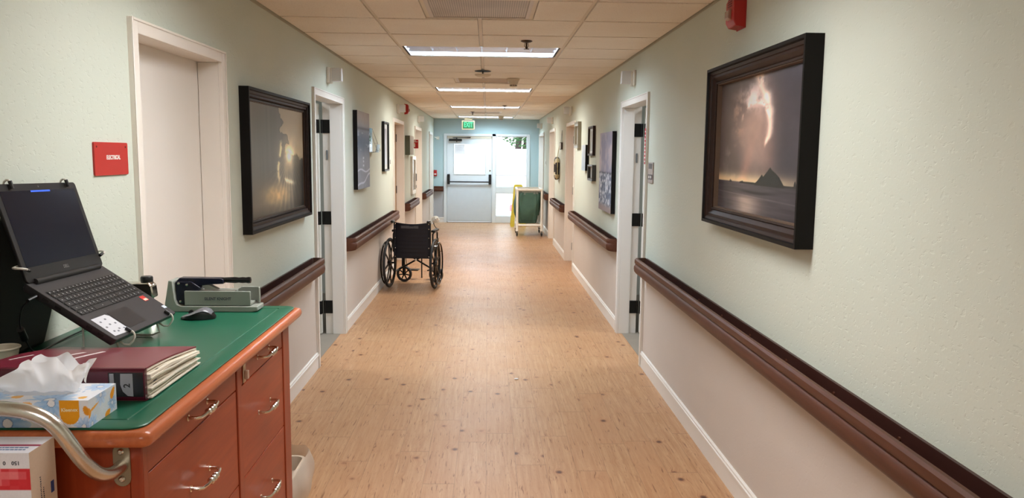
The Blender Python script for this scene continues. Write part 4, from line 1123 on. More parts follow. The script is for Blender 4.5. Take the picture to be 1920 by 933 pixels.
def t_top(u, v):
    x = tx1-(1-u)*(tx1-tx0); y = v*(ty1-ty0); D_ = tx1-x
    c = lerp(rgb(232,234,240), rgb(242,242,246), fbm(u*6+2, v*3, 3))
    flower(D_, y, .075, .004, .050, 10, .1, c, (150,190,232), (238,238,242)); flower(D_, y, .02, .09, .03, 9, .1, c, (170,200,236), (238,238,242)); flower(D_, y, .20, .01, .05, 10, .1, c, (150,190,232), (238,238,242))
    blob(D_, y, .020, .018, .008, .008, 0, c, (236,180,90)); blob(D_, y, .147, .022, .011, .009, 0, c, (240,184,100))
    q = ((D_-.12)/.085)**2+((y-.057)/.030)**2; c[(q < 1.0)&(q > .93)&(np.sin(D_*260) > -.2)] = rgb(96,158,206)
    c[q < .80] = rgb(206,212,222)
    return c
obj('carton', MB().box(tx0+.0005,tx1-.0005,ty0+.0005,ty1-.0005,tz0,tz1-.0005), mat('white_card', (226,228,232), .6), tb)
painted('printed_front', (tx0,ty0,tz0), (tx1-tx0,0,0), (0,0,tz1-tz0), 170, 36, t_front, GBX, tb)
painted('printed_side', (tx1,ty0,tz0), (0,ty1-ty0,0), (0,0,tz1-tz0), 80, 36, t_side, GBX, tb)
painted('printed_top', (tx0,ty0,tz1), (tx1-tx0,0,0), (0,ty1-ty0,0), 150, 72, t_top, GBX, tb)
obj('lettering', place(text_mb('Kleenex', .0095, .0002, bold=.0003), (tx1-.036, ty0-.0006, 1.083), (1,0,.02), (0,0,1)), mat('cream_print', (246,226,180), .6), tb, smooth=0)
# the tissue itself: a ruffled double sheet rising out of the slot
tis = MB()
tops = [(0,.006),(.10,.022),(.25,.045),(.42,.075),(.52,.090),(.57,.082),(.62,.076),(.68,.083),(.76,.084),(.84,.072),(.90,.066),(.93,.066),(.96,.078),(1,.076)]
def tisf(off):
    def f(u, v):
        h = np.interp(u, [a for a, b_ in tops], [b_ for a, b_ in tops])
        xb = -.968+.150*u; xt = -.995+.210*u
        v2 = v**.9; x = xb+(xt-xb)*v2
        fold = .013*math.sin(u*17+1.0+v*1.3)+.003*math.sin(u*37+v*2.1)+.004*math.sin(u*9-v*4)
        y = 1.546+off*(.4+.8*v)+fold*(.25+.9*v)-.018*v*v*(1 if off < 0 else -.3)
        z = tz1+.001+h*v2*.84+.0015*math.sin(u*30+v*7)
        return (x, y, z)
    return f
tis.grid(tisf(-.008), 70, 20); tis.grid(tisf(.008), 70, 20)
tis.grid(lambda u, v: (-.792+.018*u-.004*v, 1.523+.012*math.sin(u*3+v*2)-.006*u, tz1+.064-.030*v-.004*u*u), 8, 8)
tm_ = mat('white_tissue', (250,250,252), .9, spec=.1)
nt_ = tm_.node_tree; tl_ = nt_.nodes.new('ShaderNodeBsdfTranslucent'); tl_.inputs[0].default_value = (.95,.95,.96,1)
mx_ = nt_.nodes.new('ShaderNodeMixShader'); mx_.inputs[0].default_value = .45
nt_.links.new(nt_.nodes['Principled BSDF'].outputs[0], mx_.inputs[1]); nt_.links.new(tl_.outputs[0], mx_.inputs[2]); nt_.links.new(mx_.outputs[0], nt_.nodes['Material Output'].inputs[0])
tag(obj('tissue', tis, tm_, None, smooth=80), 'crumpled white tissue pulled up out of the floral tissue box', 'tissue')

# binder
bn = thing('ring_binder', 'thick burgundy ring binder full of papers, lying flat on the green cart top', 'binder', (-.9, 1.8, TZ))
BUR = mat('burgundy_vinyl', (122,38,54), .33, vary=(20,.04)); BURS = mat('dark_burgundy_spine', (84,20,40), .22)
bx0, bx1, by0, by1, bz1 = -1.085, -.730, 1.652, 1.945, 1.119
th = .003
def cover(z_of_y, xr=0.0):
    m_ = MB()
    def fx_(u, v, dz):
        y = by0+.004+(by1-by0)*v; cut = max(0, (v-.55))*.06*(1-u)
        return (bx0+cut+(bx1-bx0-cut)*u, y, z_of_y(y, u)+dz)
    n1, n2 = 12, 16
    top = [fx_(i/n1, j/n2, th) for j in range(n2+1) for i in range(n1+1)]; bot = [fx_(i/n1, j/n2, 0) for j in range(n2+1) for i in range(n1+1)]
    N = len(top); m_.v = [Vector(p) for p in top+bot]
    w_ = n1+1
    for j in range(n2):
        for i in range(n1):
            a = j*w_+i; m_.f.append([a,a+1,a+w_+1,a+w_]); m_.f.append([N+a,N+a+w_,N+a+w_+1,N+a+1])
    for i in range(n1): m_.f.append([i,N+i,N+i+1,i+1]); a = n2*w_+i; m_.f.append([a,a+1,N+a+1,N+a])
    for j in range(n2): a = j*w_; m_.f.append([a,a+w_,N+a+w_,N+a]); a = j*w_+n1; m_.f.append([a,N+a,N+a+w_,a+w_])
    m_.mi = [0]*len(m_.f); return m_
ztop = lambda y, u: bz1-th-.026*((y-by0)/(by1-by0))**1.6-.002*math.sin(u*5)*((y-by0)/.3)
obj('front_cover', cover(ztop), BUR, bn, smooth=50)
obj('back_cover', MB().box(bx0,bx1,by0+.004,by1+.008,TZ,TZ+th), BUR, bn, bevel=.001)
sp = [(by0+.008,TZ),(by0+.001,TZ+.003),(by0-.001,TZ+.010),(by0-.001,bz1-.010),(by0+.001,bz1-.004),(by0+.006,bz1),(by0+.010,bz1),(by0+.010,TZ)]
obj('spine', MB().prism(sp, 'X', bx0, bx1), BURS, bn, smooth=60)
pg = MB(); pr_ = random.Random(2); nsh = 17; zlo = TZ+th+.0005
for k in range(nsh):
    a = k/nsh; inx = pr_.uniform(-.006,.009); iny = pr_.uniform(-.010,.004); ph = pr_.uniform(0,6); tk = .0026
    def f(u, v, s_=0):
        y = by0+.012+(by1-by0-.008+iny)*v
        hh = (ztop(y, u)-.001-zlo); z = zlo+hh*(a+(.055 if s_ else .0))*(1)+.0016*math.sin(v*8+ph)*math.sin(PI*min(1,v*1.2))*(0 if k in (0,nsh-1) else 1)
        return (-1.05+(bx1+inx+1.05)*u, y, z)
    n1, n2 = 1, 14
    lo = [f(0, j/n2) for j in range(n2+1)]+[f(1, j/n2) for j in range(n2+1)]; hi = [f(0, j/n2, 1) for j in range(n2+1)]+[f(1, j/n2, 1) for j in range(n2+1)]
    b0 = len(pg.v); pg.v += [Vector(p) for p in lo+hi]; m1 = n2+1; N = 2*m1
    for j in range(n2):
        for q in ((j,j+1,m1+j+1,m1+j),(N+j,N+m1+j,N+m1+j+1,N+j+1),(m1+j,m1+j+1,N+m1+j+1,N+m1+j),(j,N+j,N+j+1,j+1)): pg.f.append([b0+i for i in q]); pg.mi.append(0)
    pg.f.append([b0+i for i in (0,m1,N+m1,N)]); pg.mi.append(0); pg.f.append([b0+i for i in (n2,N+n2,N+m1+n2,m1+n2)]); pg.mi.append(0)
pgo = obj('paper_stack', pg, mat('cream_paper', (226,216,200), .8, vary=(40,.08)), bn, smooth=0); pgo['kind'] = 'stuff'
tab = MB()
for k in range(6): tab.box(bx1-.006, bx1+.001, by0+.035+.004*k, by0+.050+.004*k, TZ+.018+.007*k, TZ+.0195+.007*k)
obj('divider_tab', tab, mat('black_divider', (40,36,38), .6), bn, smooth=0)
obj('label_pocket', MB().box(-.806,-.733,by0-.0022,by0-.001,1.058,1.111), mat('black_vinyl_pocket', (24,22,28), .25), bn, bevel=.0005)
obj('label_card', MB().box(-.803,-.794,by0-.0030,by0-.0022,1.060,1.109), mat('grey_card', (150,150,156), .5), bn)
obj('label_card', MB().prism([(-.779,1.109),(-.757,1.1095),(-.757,1.0595),(-.768,1.0600),(-.777,1.070),(-.780,1.085)][::-1] and [(-.780,1.109),(-.7545,1.109),(-.7545,1.0595),(-.766,1.0605),(-.776,1.070),(-.781,1.085)], 'Y', by0-.0030, by0-.0022), mat('grey_card', (150,150,156), .5), bn)
obj('lettering', place(text_mb('2', .019, .0002, bold=.0004), (-.7665, by0-.0034, 1.083), (0,0,1), (-1,0,0)), mat('black_print', (24,24,28), .6), bn, smooth=0)
WST = mat('white_sticker', (226,214,214), .5)
def strip(x0_, y0_, x1_, y1_, w_):
    m_ = MB(); n = 6
    for sg in (0,):
        d_ = Vector((x1_-x0_, y1_-y0_)).normalized(); nx, ny = -d_.y*w_/2, d_.x*w_/2; P_ = []
        for k in range(n+1):
            x, y = x0_+(x1_-x0_)*k/n, y0_+(y1_-y0_)*k/n; P_.append((x, y, ztop(y, (x-bx0)/(bx1-bx0))+th+.0006))
        m_.v = [Vector((p[0]+nx,p[1]+ny,p[2])) for p in P_]+[Vector((p[0]-nx,p[1]-ny,p[2])) for p in P_]
        for k in range(n): m_.f.append([k,k+1,n+2+k,n+1+k]); m_.mi.append(0)
    return m_
for q in ((-.934,1.735,-.912,1.855,.009),(-.972,1.770,-.952,1.845,.009),(-1.062,1.735,-1.046,1.80,.005)):
    obj('white_strip', strip(*q), WST, bn, smooth=0, solid=.0004)

# small cup
cp = thing('medicine_cup', 'small off-white cup at the left edge behind the tissue box', 'cup', (-1.176, 1.90, TZ))
obj('cup', MB().lathe([(0,TZ+.002),(.024,TZ+.001),(.026,TZ+.003),(.034,TZ+.050),(.037,TZ+.053),(.036,TZ+.056),(.033,TZ+.054),(.025,TZ+.006),(0,TZ+.005)], (-1.176,1.90,0), 'Z', 32), mat('off_white_cup', (214,204,180), .4), cp)
obj('rim', MB().tube([(-1.176+.0355*math.cos(a),1.90+.0355*math.sin(a),TZ+.0545) for a in [2*PI*k/32 for k in range(32)]], .0028, 8, closed=True), mat('off_white_rim', (222,214,194), .4), cp)

# computer mouse
ms = thing('computer_mouse', 'black and grey computer mouse on the green top in front of the pill press', 'computer mouse', (-.925, 2.50, TZ))
def mouse(z0f, z1f, inset):
    rings = []
    for k in range(15):
        s_ = k/14; x = -.052+.104*s_; wv = math.sin(PI*min(1,max(0,(s_*.94+.03))))**.45*(.029+.003*s_)-inset
        h = np.interp(s_, [0,.12,.3,.5,.68,.85,.95,1], [.009,.014,.020,.030,.036,.030,.018,.010])
        zz0, zz1 = h*z0f, h*z1f; ring = []
        for j in range(9): a = PI*j/8; ring.append((x, -max(.004,wv)*math.cos(a), zz0+(zz1-zz0)*math.sin(a)**.6 if 0 < j < 8 else zz0))
        ring.append((x, max(.004,wv)*.9, .0005)); ring.append((x, -max(.004,wv)*.9, .0005))
        rings.append(ring)
    return rings
M_ms = Matrix.Translation((-.925,2.50,TZ)) @ Matrix.Rotation(math.radians(6), 4, 'Z')
a = MB(); a.M = M_ms; a.ring_sweep(mouse(.62,.93,0)); obj('body', a, mat('mouse_black', (24,23,25), .35), ms, smooth=60)
a = MB(); a.M = M_ms
rings = []
for k in range(15):
    s_ = k/14; x = -.050+.100*s_; wv = math.sin(PI*min(1,max(0,(s_*.94+.03))))**.45*(.0295+.003*s_)
    h = np.interp(s_, [0,.12,.3,.5,.68,.85,.95,1], [.009,.014,.020,.030,.036,.030,.018,.010])
    r_ = []
    for j in range(9): an = PI*(.03+.94*j/8); r_.append((x, -wv*math.cos(an), h*(.74+.30*math.sin(an)**.6)))
    for j in range(8,-1,-1): an = PI*(.03+.94*j/8); r_.append((x, -wv*.94*math.cos(an), h*(.70+.22*math.sin(an)**.6)))
    rings.append(r_)
a.ring_sweep(rings); obj('top_shell', a, mat('mouse_grey', (112,112,118), .28), ms, smooth=60)
a = MB(); a.M = M_ms; a.cyl((-.022,-.003,.021),(-.022,.003,.021),.008,16); obj('scroll_wheel', a, BLACK, ms)

# pill crusher
pc_ = thing('pill_crusher', 'grey lever pill crusher with navy arm and black grip, on the green cart top', 'pill crusher', (-.92, 2.64, TZ))
PG = mat('grey_enamel', (146,150,142), .35, vary=(6,.03)); NAVY = mat('navy_metal', (22,24,44), .25)
e0, e1 = 2.605, 2.680
base_ = [(-1.070,TZ),(-.800,TZ),(-.790,TZ),(-.768,TZ+.004),(-.768,TZ+.020),(-1.020,TZ+.020),(-1.034,TZ+.026),(-1.040,TZ+.040),(-1.046,TZ+.104),(-1.060,TZ+.106),(-1.068,TZ+.060),(-1.074,TZ+.030),(-1.076,TZ+.006)]
obj('base', MB().prism(base_, 'Y', e0, e1), PG, pc_, bevel=.003)
tray = MB(); tray.box(-1.010,-.792,e0+.004,e0+.010,TZ+.022,TZ+.070); tray.box(-1.010,-1.004,e0+.010,e1-.010,TZ+.022,TZ+.070); tray.box(-1.010,-.792,e0+.010,e1-.004,TZ+.022,TZ+.030)
tray.prism([(-1.010,TZ+.022),(-.776,TZ+.022),(-.776,TZ+.076),(-.838,TZ+.076),(-.850,TZ+.069),(-1.010,TZ+.069)], 'Y', e1-.010, e1-.003); tray.box(-.782,-.776,e1-.020,e1-.003,TZ+.022,TZ+.076); tray.box(-1.004,-.85,e0+.010,e1-.010,TZ+.060,TZ+.068)
obj('pouch_tray', tray, PG, pc_, bevel=.0015)
obj('lettering', place(text_mb('SILENT KNIGHT', .0135, .0002, bold=.0003, squeeze=.92), (-.900, e0+.0035, TZ+.044), (1,0,0), (0,0,1)), mat('dark_print', (70,72,84), .6), pc_, smooth=0)
jm = MB().prism([(-1.040,TZ+.024),(-1.014,TZ+.024),(-1.010,TZ+.070),(-.965,TZ+.070),(-.960,TZ+.080),(-.990,TZ+.100),(-1.042,TZ+.100)], 'Y', e0+.014, e1-.014)
obj('press_mechanism', jm, NAVY, pc_, bevel=.002)
for xx, zz in ((-1.030,.094),(-1.003,.090),(-1.026,.034)): obj('rivet', MB().lathe([(0,e0+.009),(.004,e0+.010),(.005,e0+.0135)], (xx,0,TZ+zz), 'Y', 12), CHROME, pc_)
obj('lever_arm', MB().prism([(-1.044,TZ+.098),(-1.030,TZ+.112),(-.895,TZ+.110),(-.885,TZ+.106),(-.885,TZ+.092),(-.930,TZ+.090),(-.975,TZ+.084),(-1.0,TZ+.088)], 'Y', e0+.020, e1-.020), NAVY, pc_, bevel=.002)
obj('link_strut', MB().prism([(-.960,TZ+.088),(-.935,TZ+.088),(-.905,TZ+.072),(-.950,TZ+.072)], 'Y', e0+.026, e1-.026), PG, pc_, bevel=.001)
obj('grip', MB().lathe([(0,-.898),(.0085,-.896),(.009,-.885),(.010,-.865),(.0105,-.850),(.0092,-.838),(.0105,-.826),(.0095,-.815),(.011,-.806),(.010,-.799),(0,-.796)], (0,2.642,TZ+.103), 'X', 18), mat('glossy_black_rubber', (16,15,16), .18), pc_, smooth=60)

# chrome press behind the laptop
cpn = thing('chrome_press', 'shiny metal press with black cap partly hidden behind the laptop keyboard', 'press', (-1.10, 2.45, TZ))
pj_ = MB(); pj_.tube([(-1.060,2.45,TZ+.0003),(-1.060,2.45,TZ+.006),(-1.060,2.45,TZ+.02),(-1.060,2.45,TZ+.09),(-1.060,2.45,TZ+.128)], [.036,.034,.018,.016,.017], 24)
obj('column', pj_, CHROME, cpn, smooth=50)
obj('arm', MB().prism([(-1.185,TZ+.118),(-1.17,TZ+.124),(-1.050,TZ+.127),(-1.040,TZ+.118),(-1.036,TZ+.080),(-1.060,TZ+.070),(-1.10,TZ+.088),(-1.185,TZ+.084)], 'Y', 2.430, 2.470), CHROME, cpn, bevel=.004)
obj('rear_foot', MB().cyl((-1.165,2.45,TZ),(-1.165,2.45,TZ+.10),.014,16), CHROME, cpn)
obj('cap', MB().lathe([(0,TZ+.126),(.017,TZ+.126),(.0185,TZ+.130),(.0185,TZ+.141),(.016,TZ+.145),(0,TZ+.146)], (-1.062,2.45,0), 'Z', 24), BLACK, cpn)

# ------------------------------------------------------------------ laptop on a wire stand
lap = thing('laptop', 'open black laptop with dark screen, raised on a wire stand above the green top', 'laptop', (-.919, 2.12, 1.110))
wv = Vector((-.0004,.9998,-.0213)); dv = Vector((-.8321,-.0003,.5546)); nv_ = wv.cross(dv); sv = Vector((-.2775,0,.9607)); snv = wv.cross(sv)
ML = Matrix((wv, dv, nv_)).transposed().to_4x4(); ML.translation = Vector((-.919,2.12,1.110))
sorg = Vector((-.919,2.12,1.110))+dv*.246
MS = Matrix((wv, sv, snv)).transposed().to_4x4(); MS.translation = sorg
LB = mat('laptop_black_plastic', (48,46,48), .42, vary=(30,.05)); LK = mat('laptop_key', (26,25,27), .45); LD = mat('laptop_dark_plastic', (24,23,24), .4)
def lm(M_=None): m_ = MB(); m_.M = M_ or ML; return m_
a = lm(); a.prism([], 'X', 0, 0) if False else None
def rslab(m_, x0, x1, y0, y1, r, prof):
    return m_.ring_sweep([rr(x0+i, x1-i, y0+i, y1-i, max(.002, r-i), z) for i, z in prof])
base_o = obj('base', rslab(lm(), -.19, .19, 0, .258, .010, [(.006,-.0215),(.001,-.014),(0,-.006),(0,-.001),(.001,0)]), LB, lap, smooth=40)
obj('bottom_shell', rslab(lm(), -.186, .186, .004, .254, .010, [(.012,-.026),(.002,-.0205)]), LD, base_o)
for x_ in (.030,.062,.150,.185): obj('side_port', lm().box(-.1903,-.1895,x_,x_+.016,-.013,-.006), SLOT, base_o)
obj('touchpad', lm().box(-.082,.022,.018,.086,.0002,.0006), mat('laptop_touchpad', (40,38,40), .35), base_o)
kb = obj('keyboard', lm().box(-.174,.180,.105,.210,.0001,.0004), LD, lap)
LEG = mat('key_legend', (180,180,180), .5)
rowsK = [(.107,.122,[1.1,1,1,1,5.2,1,1,1,1,1,1.1,1.1,1.1,1.9]),
 (.1255,.1405,[2.1]+[1]*10+[2.5,1,1,1,1]),(.144,.159,[1.7]+[1]*11+[2,1,1,1,1]),(.1625,.1775,[1.4]+[1]*12+[1.3,1,1,1,1]),(.181,.196,[1]*13+[1.9,1,1,1,1]),(.1985,.2075,[1]*19)]
for yk0, yk1, ks_ in rowsK:
    tot = sum(ks_); x = -.172; sc__ = .350/tot
    for w_ in ks_:
        xa, xb = x+.0011, x+w_*sc__-.0011; m_ = lm(); m_.box(xa,xb,yk0,yk1,.0004,.0020)
        m_.cur = 1; cxk = (xa+xb)/2-.002; cyk = (yk0+yk1)/2; m_.box(cxk-.0016,cxk+.0016,cyk-.0013,cyk+.0017,.00201,.00215)
        k_ = obj('key', m_, [LK, LEG], kb, smooth=0); x += w_*sc__
obj('hinge_bar', lm().tube([(-.160,.249,.003),(.160,.249,.003)], .0085, 12), LD, base_o)
st = obj('white_sticker', lm().prism([(-.172,.012),(-.090,.008),(-.088,.075),(-.098,.084),(-.168,.084)], 'Z', .0002, .0006), mat('white_label', (206,206,212), .5), base_o)
dt = lm()
for (a_, b_) in ((-.15,.066),(-.12,.070),(-.13,.050),(-.155,.045),(-.105,.048),(-.15,.026),(-.12,.028),(-.10,.024),(-.135,.022)): dt.box(a_-.004,a_+.004,b_-.0025,b_+.0025,.0006,.0008)
obj('sticker_print', dt, mat('grey_print', (110,112,120), .6), base_o, smooth=0)
obj('red_sticker', lm().box(.134,.160,.078,.100,.0002,.0006), mat('red_label', (196,40,30), .5), base_o)
obj('red_sticker_text', lm().box(.137,.157,.080,.088,.0006,.0008), mat('pale_print', (230,200,180), .5), base_o)
obj('small_sticker', lm().box(.168,.186,.030,.042,.0002,.0006), mat('pale_blue_label', (200,214,232), .5), base_o)
def sm_(): return lm(MS)
lid = obj('lid', rslab(sm_(), -.19, .19, .004, .256, .010, [(.002,-.0085),(0,-.006),(0,-.001),(.001,0)]), LD, lap, smooth=40)
obj('screen', sm_().box(-.172,.172,.042,.237,.0001,.0005), mat('dark_lcd', (14,18,34), .2, spec=.25), lid)
obj('webcam', sm_().cyl((0,.247,.0001),(0,.247,.0005),.0022,12), GREY, lid)
obj('blue_notification', sm_().box(-.042,.048,.2325,.2370,.0006,.0008), mat('lit_blue_strip', (40,80,190), .4, emit=(50,90,210), estr=.7), lid)
obj('lettering', place(text_mb('DELL', .012, .0002, bold=.0003), sorg+sv*.026+snv*.0005, wv, sv), mat('silver_print', (150,150,150), .3, metal=.6), lid, smooth=0)

WIRE = mat('white_coated_wire', (206,202,192), .3); TIP = mat('black_rubber_tip', (18,17,18), .5)
ws = thing('laptop_stand', 'white wire stand with black rubber tips holding up the laptop', 'stand', (-1.0, 2.12, TZ))
def L_(x, y, z): return ML @ Vector((x,y,z))
def S_(x, y, z): return MS @ Vector((x,y,z))
for sx, hx in ((-.108,-.124),(.138,.137)):
    # front hook, run under the base, up behind the lid, top hook
    f0 = L_(sx,-.006,-.028); 
    p_ = [L_(sx,.010,.0056), L_(sx,-.006,.007), L_(sx,-.016,-.006), L_(sx,-.012,-.034), L_(sx,.03,-.034), L_(sx,.20,-.034), L_(sx,.285,-.036), S_(hx,.02,-.026), S_(hx,.05,-.016), S_(hx,.24,-.016), S_(hx,.262,-.012), S_(hx,.268,.002), S_(hx,.256,.006)]
    obj('side_wire', MB().tube(smoothpts(p_,1), .0028, 8), WIRE, ws, smooth=60)
    obj('rubber_tip', MB().tube([L_(sx,.018,.0056), L_(sx,.002,.0058)], .0048, 10), TIP, ws)
    obj('rubber_tip', MB().tube([S_(hx,.262,.0056), S_(hx,.242,.0058)], .0048, 10), TIP, ws)
    r0 = L_(sx,.12,-.037); q0 = L_(sx,.02,-.037)
    obj('leg_wire', MB().tube(smoothpts([q0, Vector((q0.x+.010,q0.y,TZ+.0035)), Vector((-1.04,q0.y,TZ+.0035)), r0],1), .0028, 8), WIRE, ws, smooth=60)
cxw = MB(); a_ = L_(-.108,.02,-.035); b_ = L_(.138,.02,-.035)
cxw.tube([L_(-.108,.20,-.037), L_(.138,.20,-.037)], .0028, 8)
obj('cross_wire', cxw, WIRE, ws)
for sg in (-1, 1):
    p_ = [S_(sg*.120,.055,-.016), S_(sg*.205,.050,-.014), S_(sg*.212,.046,0), S_(sg*.200,.040,.012), S_(sg*.184,.036,.010)]
    obj('side_arm', MB().tube(smoothpts(p_,1), .0030, 8), WIRE, ws, smooth=60)
    obj('rubber_tip', MB().tube([S_(sg*.190,.038,.0095), S_(sg*.176,.034,.007)], .0045, 10), TIP, ws)
p_ = [L_(-.196,.215,-.012), L_(-.215,.215,-.018), Vector((-1.130,1.905,1.20)), Vector((-1.150,1.925,1.15)), Vector((-1.165,1.975,1.10)), Vector((-1.16,1.995,TZ+.016)), Vector((-1.17,2.05,TZ+.008)), Vector((-1.185,2.2,TZ+.008)), Vector((-1.19,2.50,TZ+.008))]
pcd = tag(obj('power_cord', MB().tube(smoothpts(p_), .0024, 8), BLACK, None, smooth=60), 'thin black laptop power cord hanging behind the laptop, left edge', 'cord')
obj('connector', MB().tube([L_(-.190,.215,-.012), L_(-.222,.215,-.019)], .0045, 10), BLACK, pcd)
obj('ferrite_bead', MB().tube([(-1.152,1.934,1.140),(-1.162,1.966,1.108)], .0085, 12), BLACK, pcd)

# waste bin with a bag beyond the cart
wb = thing('waste_bin', 'waste bin with translucent liner just beyond the far end of the cart', 'waste bin', (-.84, 2.92, 0))
obj('bin', slab(-.98,-.72,2.76,3.06,.04,[(.03,.002),(.0,.37),(.012,.37),(.036,.02)]), mat('beige_bin', (196,180,160), .5), wb, smooth=50)
def bagp(u, v):
    a = 2*PI*u; r = .03*math.sin(v*3.0)+.004*math.sin(a*9+v*6)
    xx = (.140+r)*(abs(math.cos(a))**.7)*(1 if math.cos(a) > 0 else -1); yy = (.160+r)*(abs(math.sin(a))**.7)*(1 if math.sin(a) > 0 else -1)
    return (-.85+xx+.012*v, 2.91+yy, .22+.20*v+.008*math.sin(a*4)*v)
bgm = mat('frosted_liner', (214,204,192), .3, alpha=.55)
obj('liner', MB().grid(bagp, 60, 14, closed_u=True), bgm, wb, smooth=80)

# thin dark shape added against the wall behind the laptop, object unidentified
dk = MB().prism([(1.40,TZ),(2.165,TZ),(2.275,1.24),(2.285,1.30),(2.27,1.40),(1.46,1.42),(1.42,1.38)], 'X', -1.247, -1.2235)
tag(obj('dark_shape', dk, mat('olive_black_shape', (34,33,24), .7), None, bevel=.010), 'dark olive black flat shape on the cart against the wall behind the laptop, unidentified', 'board')
sc1 = MB().ball((.210,5.395,.0045), .016, 10, (1,.55,.28))
tag(obj('paper_scrap', sc1, mat('white_paper', (232,230,232), .7), None), 'tiny white paper scrap lying on the wood plank floor in mid corridor', 'scrap')
# ------------------------------------------------------------------ wheelchair, seen from behind
WB = mat('wheelchair_black', (20,20,22), .32, metal=.3); WF = mat('navy_black_vinyl', (17,18,32), .42, vary=(12,.12), bump=(30,.12)); TYRE = mat('grey_black_tyre', (44,44,46), .6)
SPK = mat('black_mag_wheel', (18,18,19), .35)
wc = thing('wheelchair', 'black wheelchair with navy seat back, parked against the left wall', 'wheelchair', (-.885, 9.20, 0), math.radians(-7))
def wo(name, mb, m_, par=None, **k):
    k.setdefault('smooth', 50); return obj(name, mb, m_, par or wc, local=True, **k)
R_W = .295; ZA = R_W
for sx in (-1, 1):
    xw = sx*.272
    wh = wo('rear_wheel', MB().tube([(xw,R_W*0+(R_W-.016)*math.cos(a),ZA+(R_W-.016)*math.sin(a)) for a in [2*PI*k/48 for k in range(48)]], .016, 10, closed=True), TYRE)
    rim = MB(); rim.lathe([(.262,-.010),(.268,-.010),(.270,0),(.268,.010),(.258,.010),(.252,0),(.258,-.010),(.262,-.010)], (xw,0,ZA), 'X', 48)
    wo('wheel_rim', rim, SPK, wh)
    for k in range(8):
        a = 2*PI*k/8+.2; m_ = MB(); m_.M = Matrix.Translation((xw,0,ZA)) @ Matrix.Rotation(a, 4, 'X')
        m_.add([(-.006,-.014,.025),(.006,-.014,.025),(.006,.014,.025),(-.006,.014,.025),(-.005,-.009,.257),(.005,-.009,.257),(.005,.009,.257),(-.005,.009,.257)], [(0,3,2,1),(4,5,6,7),(0,1,5,4),(1,2,6,5),(2,3,7,6),(3,0,4,7)])
        wo('spoke', m_, SPK, wh, smooth=0, bevel=.002)
    wo('hub', MB().lathe([(0,-.022),(.034,-.020),(.036,0),(.034,.020),(.018,.026),(0,.028)] if sx > 0 else [(0,-.028),(.018,-.026),(.034,-.020),(.036,0),(.034,.020),(0,.022)], (xw,0,ZA), 'X', 20), SPK, wh)
    wo('hand_rim', MB().tube([(xw+sx*.042,.248*math.cos(a),ZA+.248*math.sin(a)) for a in [2*PI*k/48 for k in range(48)]], .0095, 8, closed=True), mat('glossy_black_rim', (26,25,26), .14, metal=.5), wh)
    for k in range(4):
        a = 2*PI*k/4+.5; wo('rim_mount', MB().tube([(xw,.254*math.cos(a),ZA+.254*math.sin(a)),(xw+sx*.042,.249*math.cos(a),ZA+.249*math.sin(a))], .004, 6), CHROME, wh)
    # frame side
    xs = sx*.212
    fr = MB()
    fr.tube(smoothpts([(xs,0,.16),(xs,0,.60),(xs,0,.745),(xs,-.012,.778),(xs,-.040,.790),(xs+sx*.0,-.115,.792)],1), .0115, 10)      # back cane
    fr.tube([(xs,0,.43),(xs,.42,.43)], .011, 10); fr.tube([(xs,0,.19),(xs,.40,.19)], .011, 10); fr.tube([(xs,.40,.19),(xs,.40,.45)], .011, 10)
    fr.tube([(xs,0,.295),(sx*.262,0,.295)], .010, 8)
    wo('side_frame', fr, WB)
    wo('push_grip', MB().tube([(xs,-.030,.789),(xs,-.040,.790),(xs,-.125,.792),(xs,-.130,.792)], [.012,.0165,.0165,.012], 14), BLACK)
    # caster
    yc = .435; xc = sx*.200; rc = .098
    cwm = MB(); ang = math.radians(84 if sx < 0 else 70); cwm.M = Matrix.Translation((xc,yc,rc)) @ Matrix.Rotation(ang, 4, 'Z')
    cwm.lathe([(.070,-.012),(.090,-.016),(rc,-.009),(rc,.009),(.090,.016),(.070,.012),(.068,0),(.070,-.012)], (0,0,0), 'X', 36)
    cs_ = wo('front_caster', cwm, TYRE)
    sp_ = MB(); base_M = cwm.M
    for k in range(7):
        sp_.M = base_M @ Matrix.Rotation(2*PI*k/7, 4, 'X'); sp_.box(-.006,.006,-.007,.007,.012,.072)
    sp_.M = base_M; sp_.lathe([(0,-.018),(.020,-.016),(.020,.016),(0,.018)], (0,0,0), 'X', 16)
    wo('caster_spokes', sp_, SPK, cs_, smooth=30)
    fk = MB(); fk.M = base_M
    for q in (-.024,.024): fk.box(q-.003,q+.003,-.010,.012,-.010,.115)
    fk.box(-.027,.027,-.014,.020,.108,.116); fk.M = None; fk.tube([(xc,yc-.01,.20),(xc,yc-.01,.42)], .013, 10); fk.tube([(xc,yc-.01,.215),(xc+sx*.012,yc-.03,.215)], .010, 8)
    wo('caster_fork', fk, WB, cs_)
    # arm rest, skirt guard
    xa = sx*.236
    wo('armrest_pad', MB().box(xa-.024,xa+.024,.055,.330,.655,.682), BLACK, bevel=.008)
    at_ = MB(); at_.tube(smoothpts([(xa,.04,.42),(xa,.04,.62),(xa,.06,.648),(xa,.30,.648),(xa,.325,.62),(xa,.325,.43)],1), .0095, 8)
    wo('armrest_tube', at_, WB)
    wo('skirt_guard', MB().box(xa-.003,xa+.003,.050,.318,.45,.56), SPK, bevel=.002)
    # footrest hanger
    ft = MB(); ft.tube(smoothpts([(xs,.40,.44),(xs,.47,.43),(xs,.53,.34),(xs-sx*.01,.60,.16)],1), .010, 8)
    wo('footrest_hanger', ft, CHROME)
    wo('footplate', MB().box(xs-sx*.015,xs-sx*.155,.575,.70,.115,.128), WB, bevel=.004)
    # wheel lock lever
    wl = MB().tube([(sx*.235,.30,.46),(sx*.245,.33,.50),(sx*.248,.36,.565)], .0055, 6); wo('brake_lever', wl, CHROME)
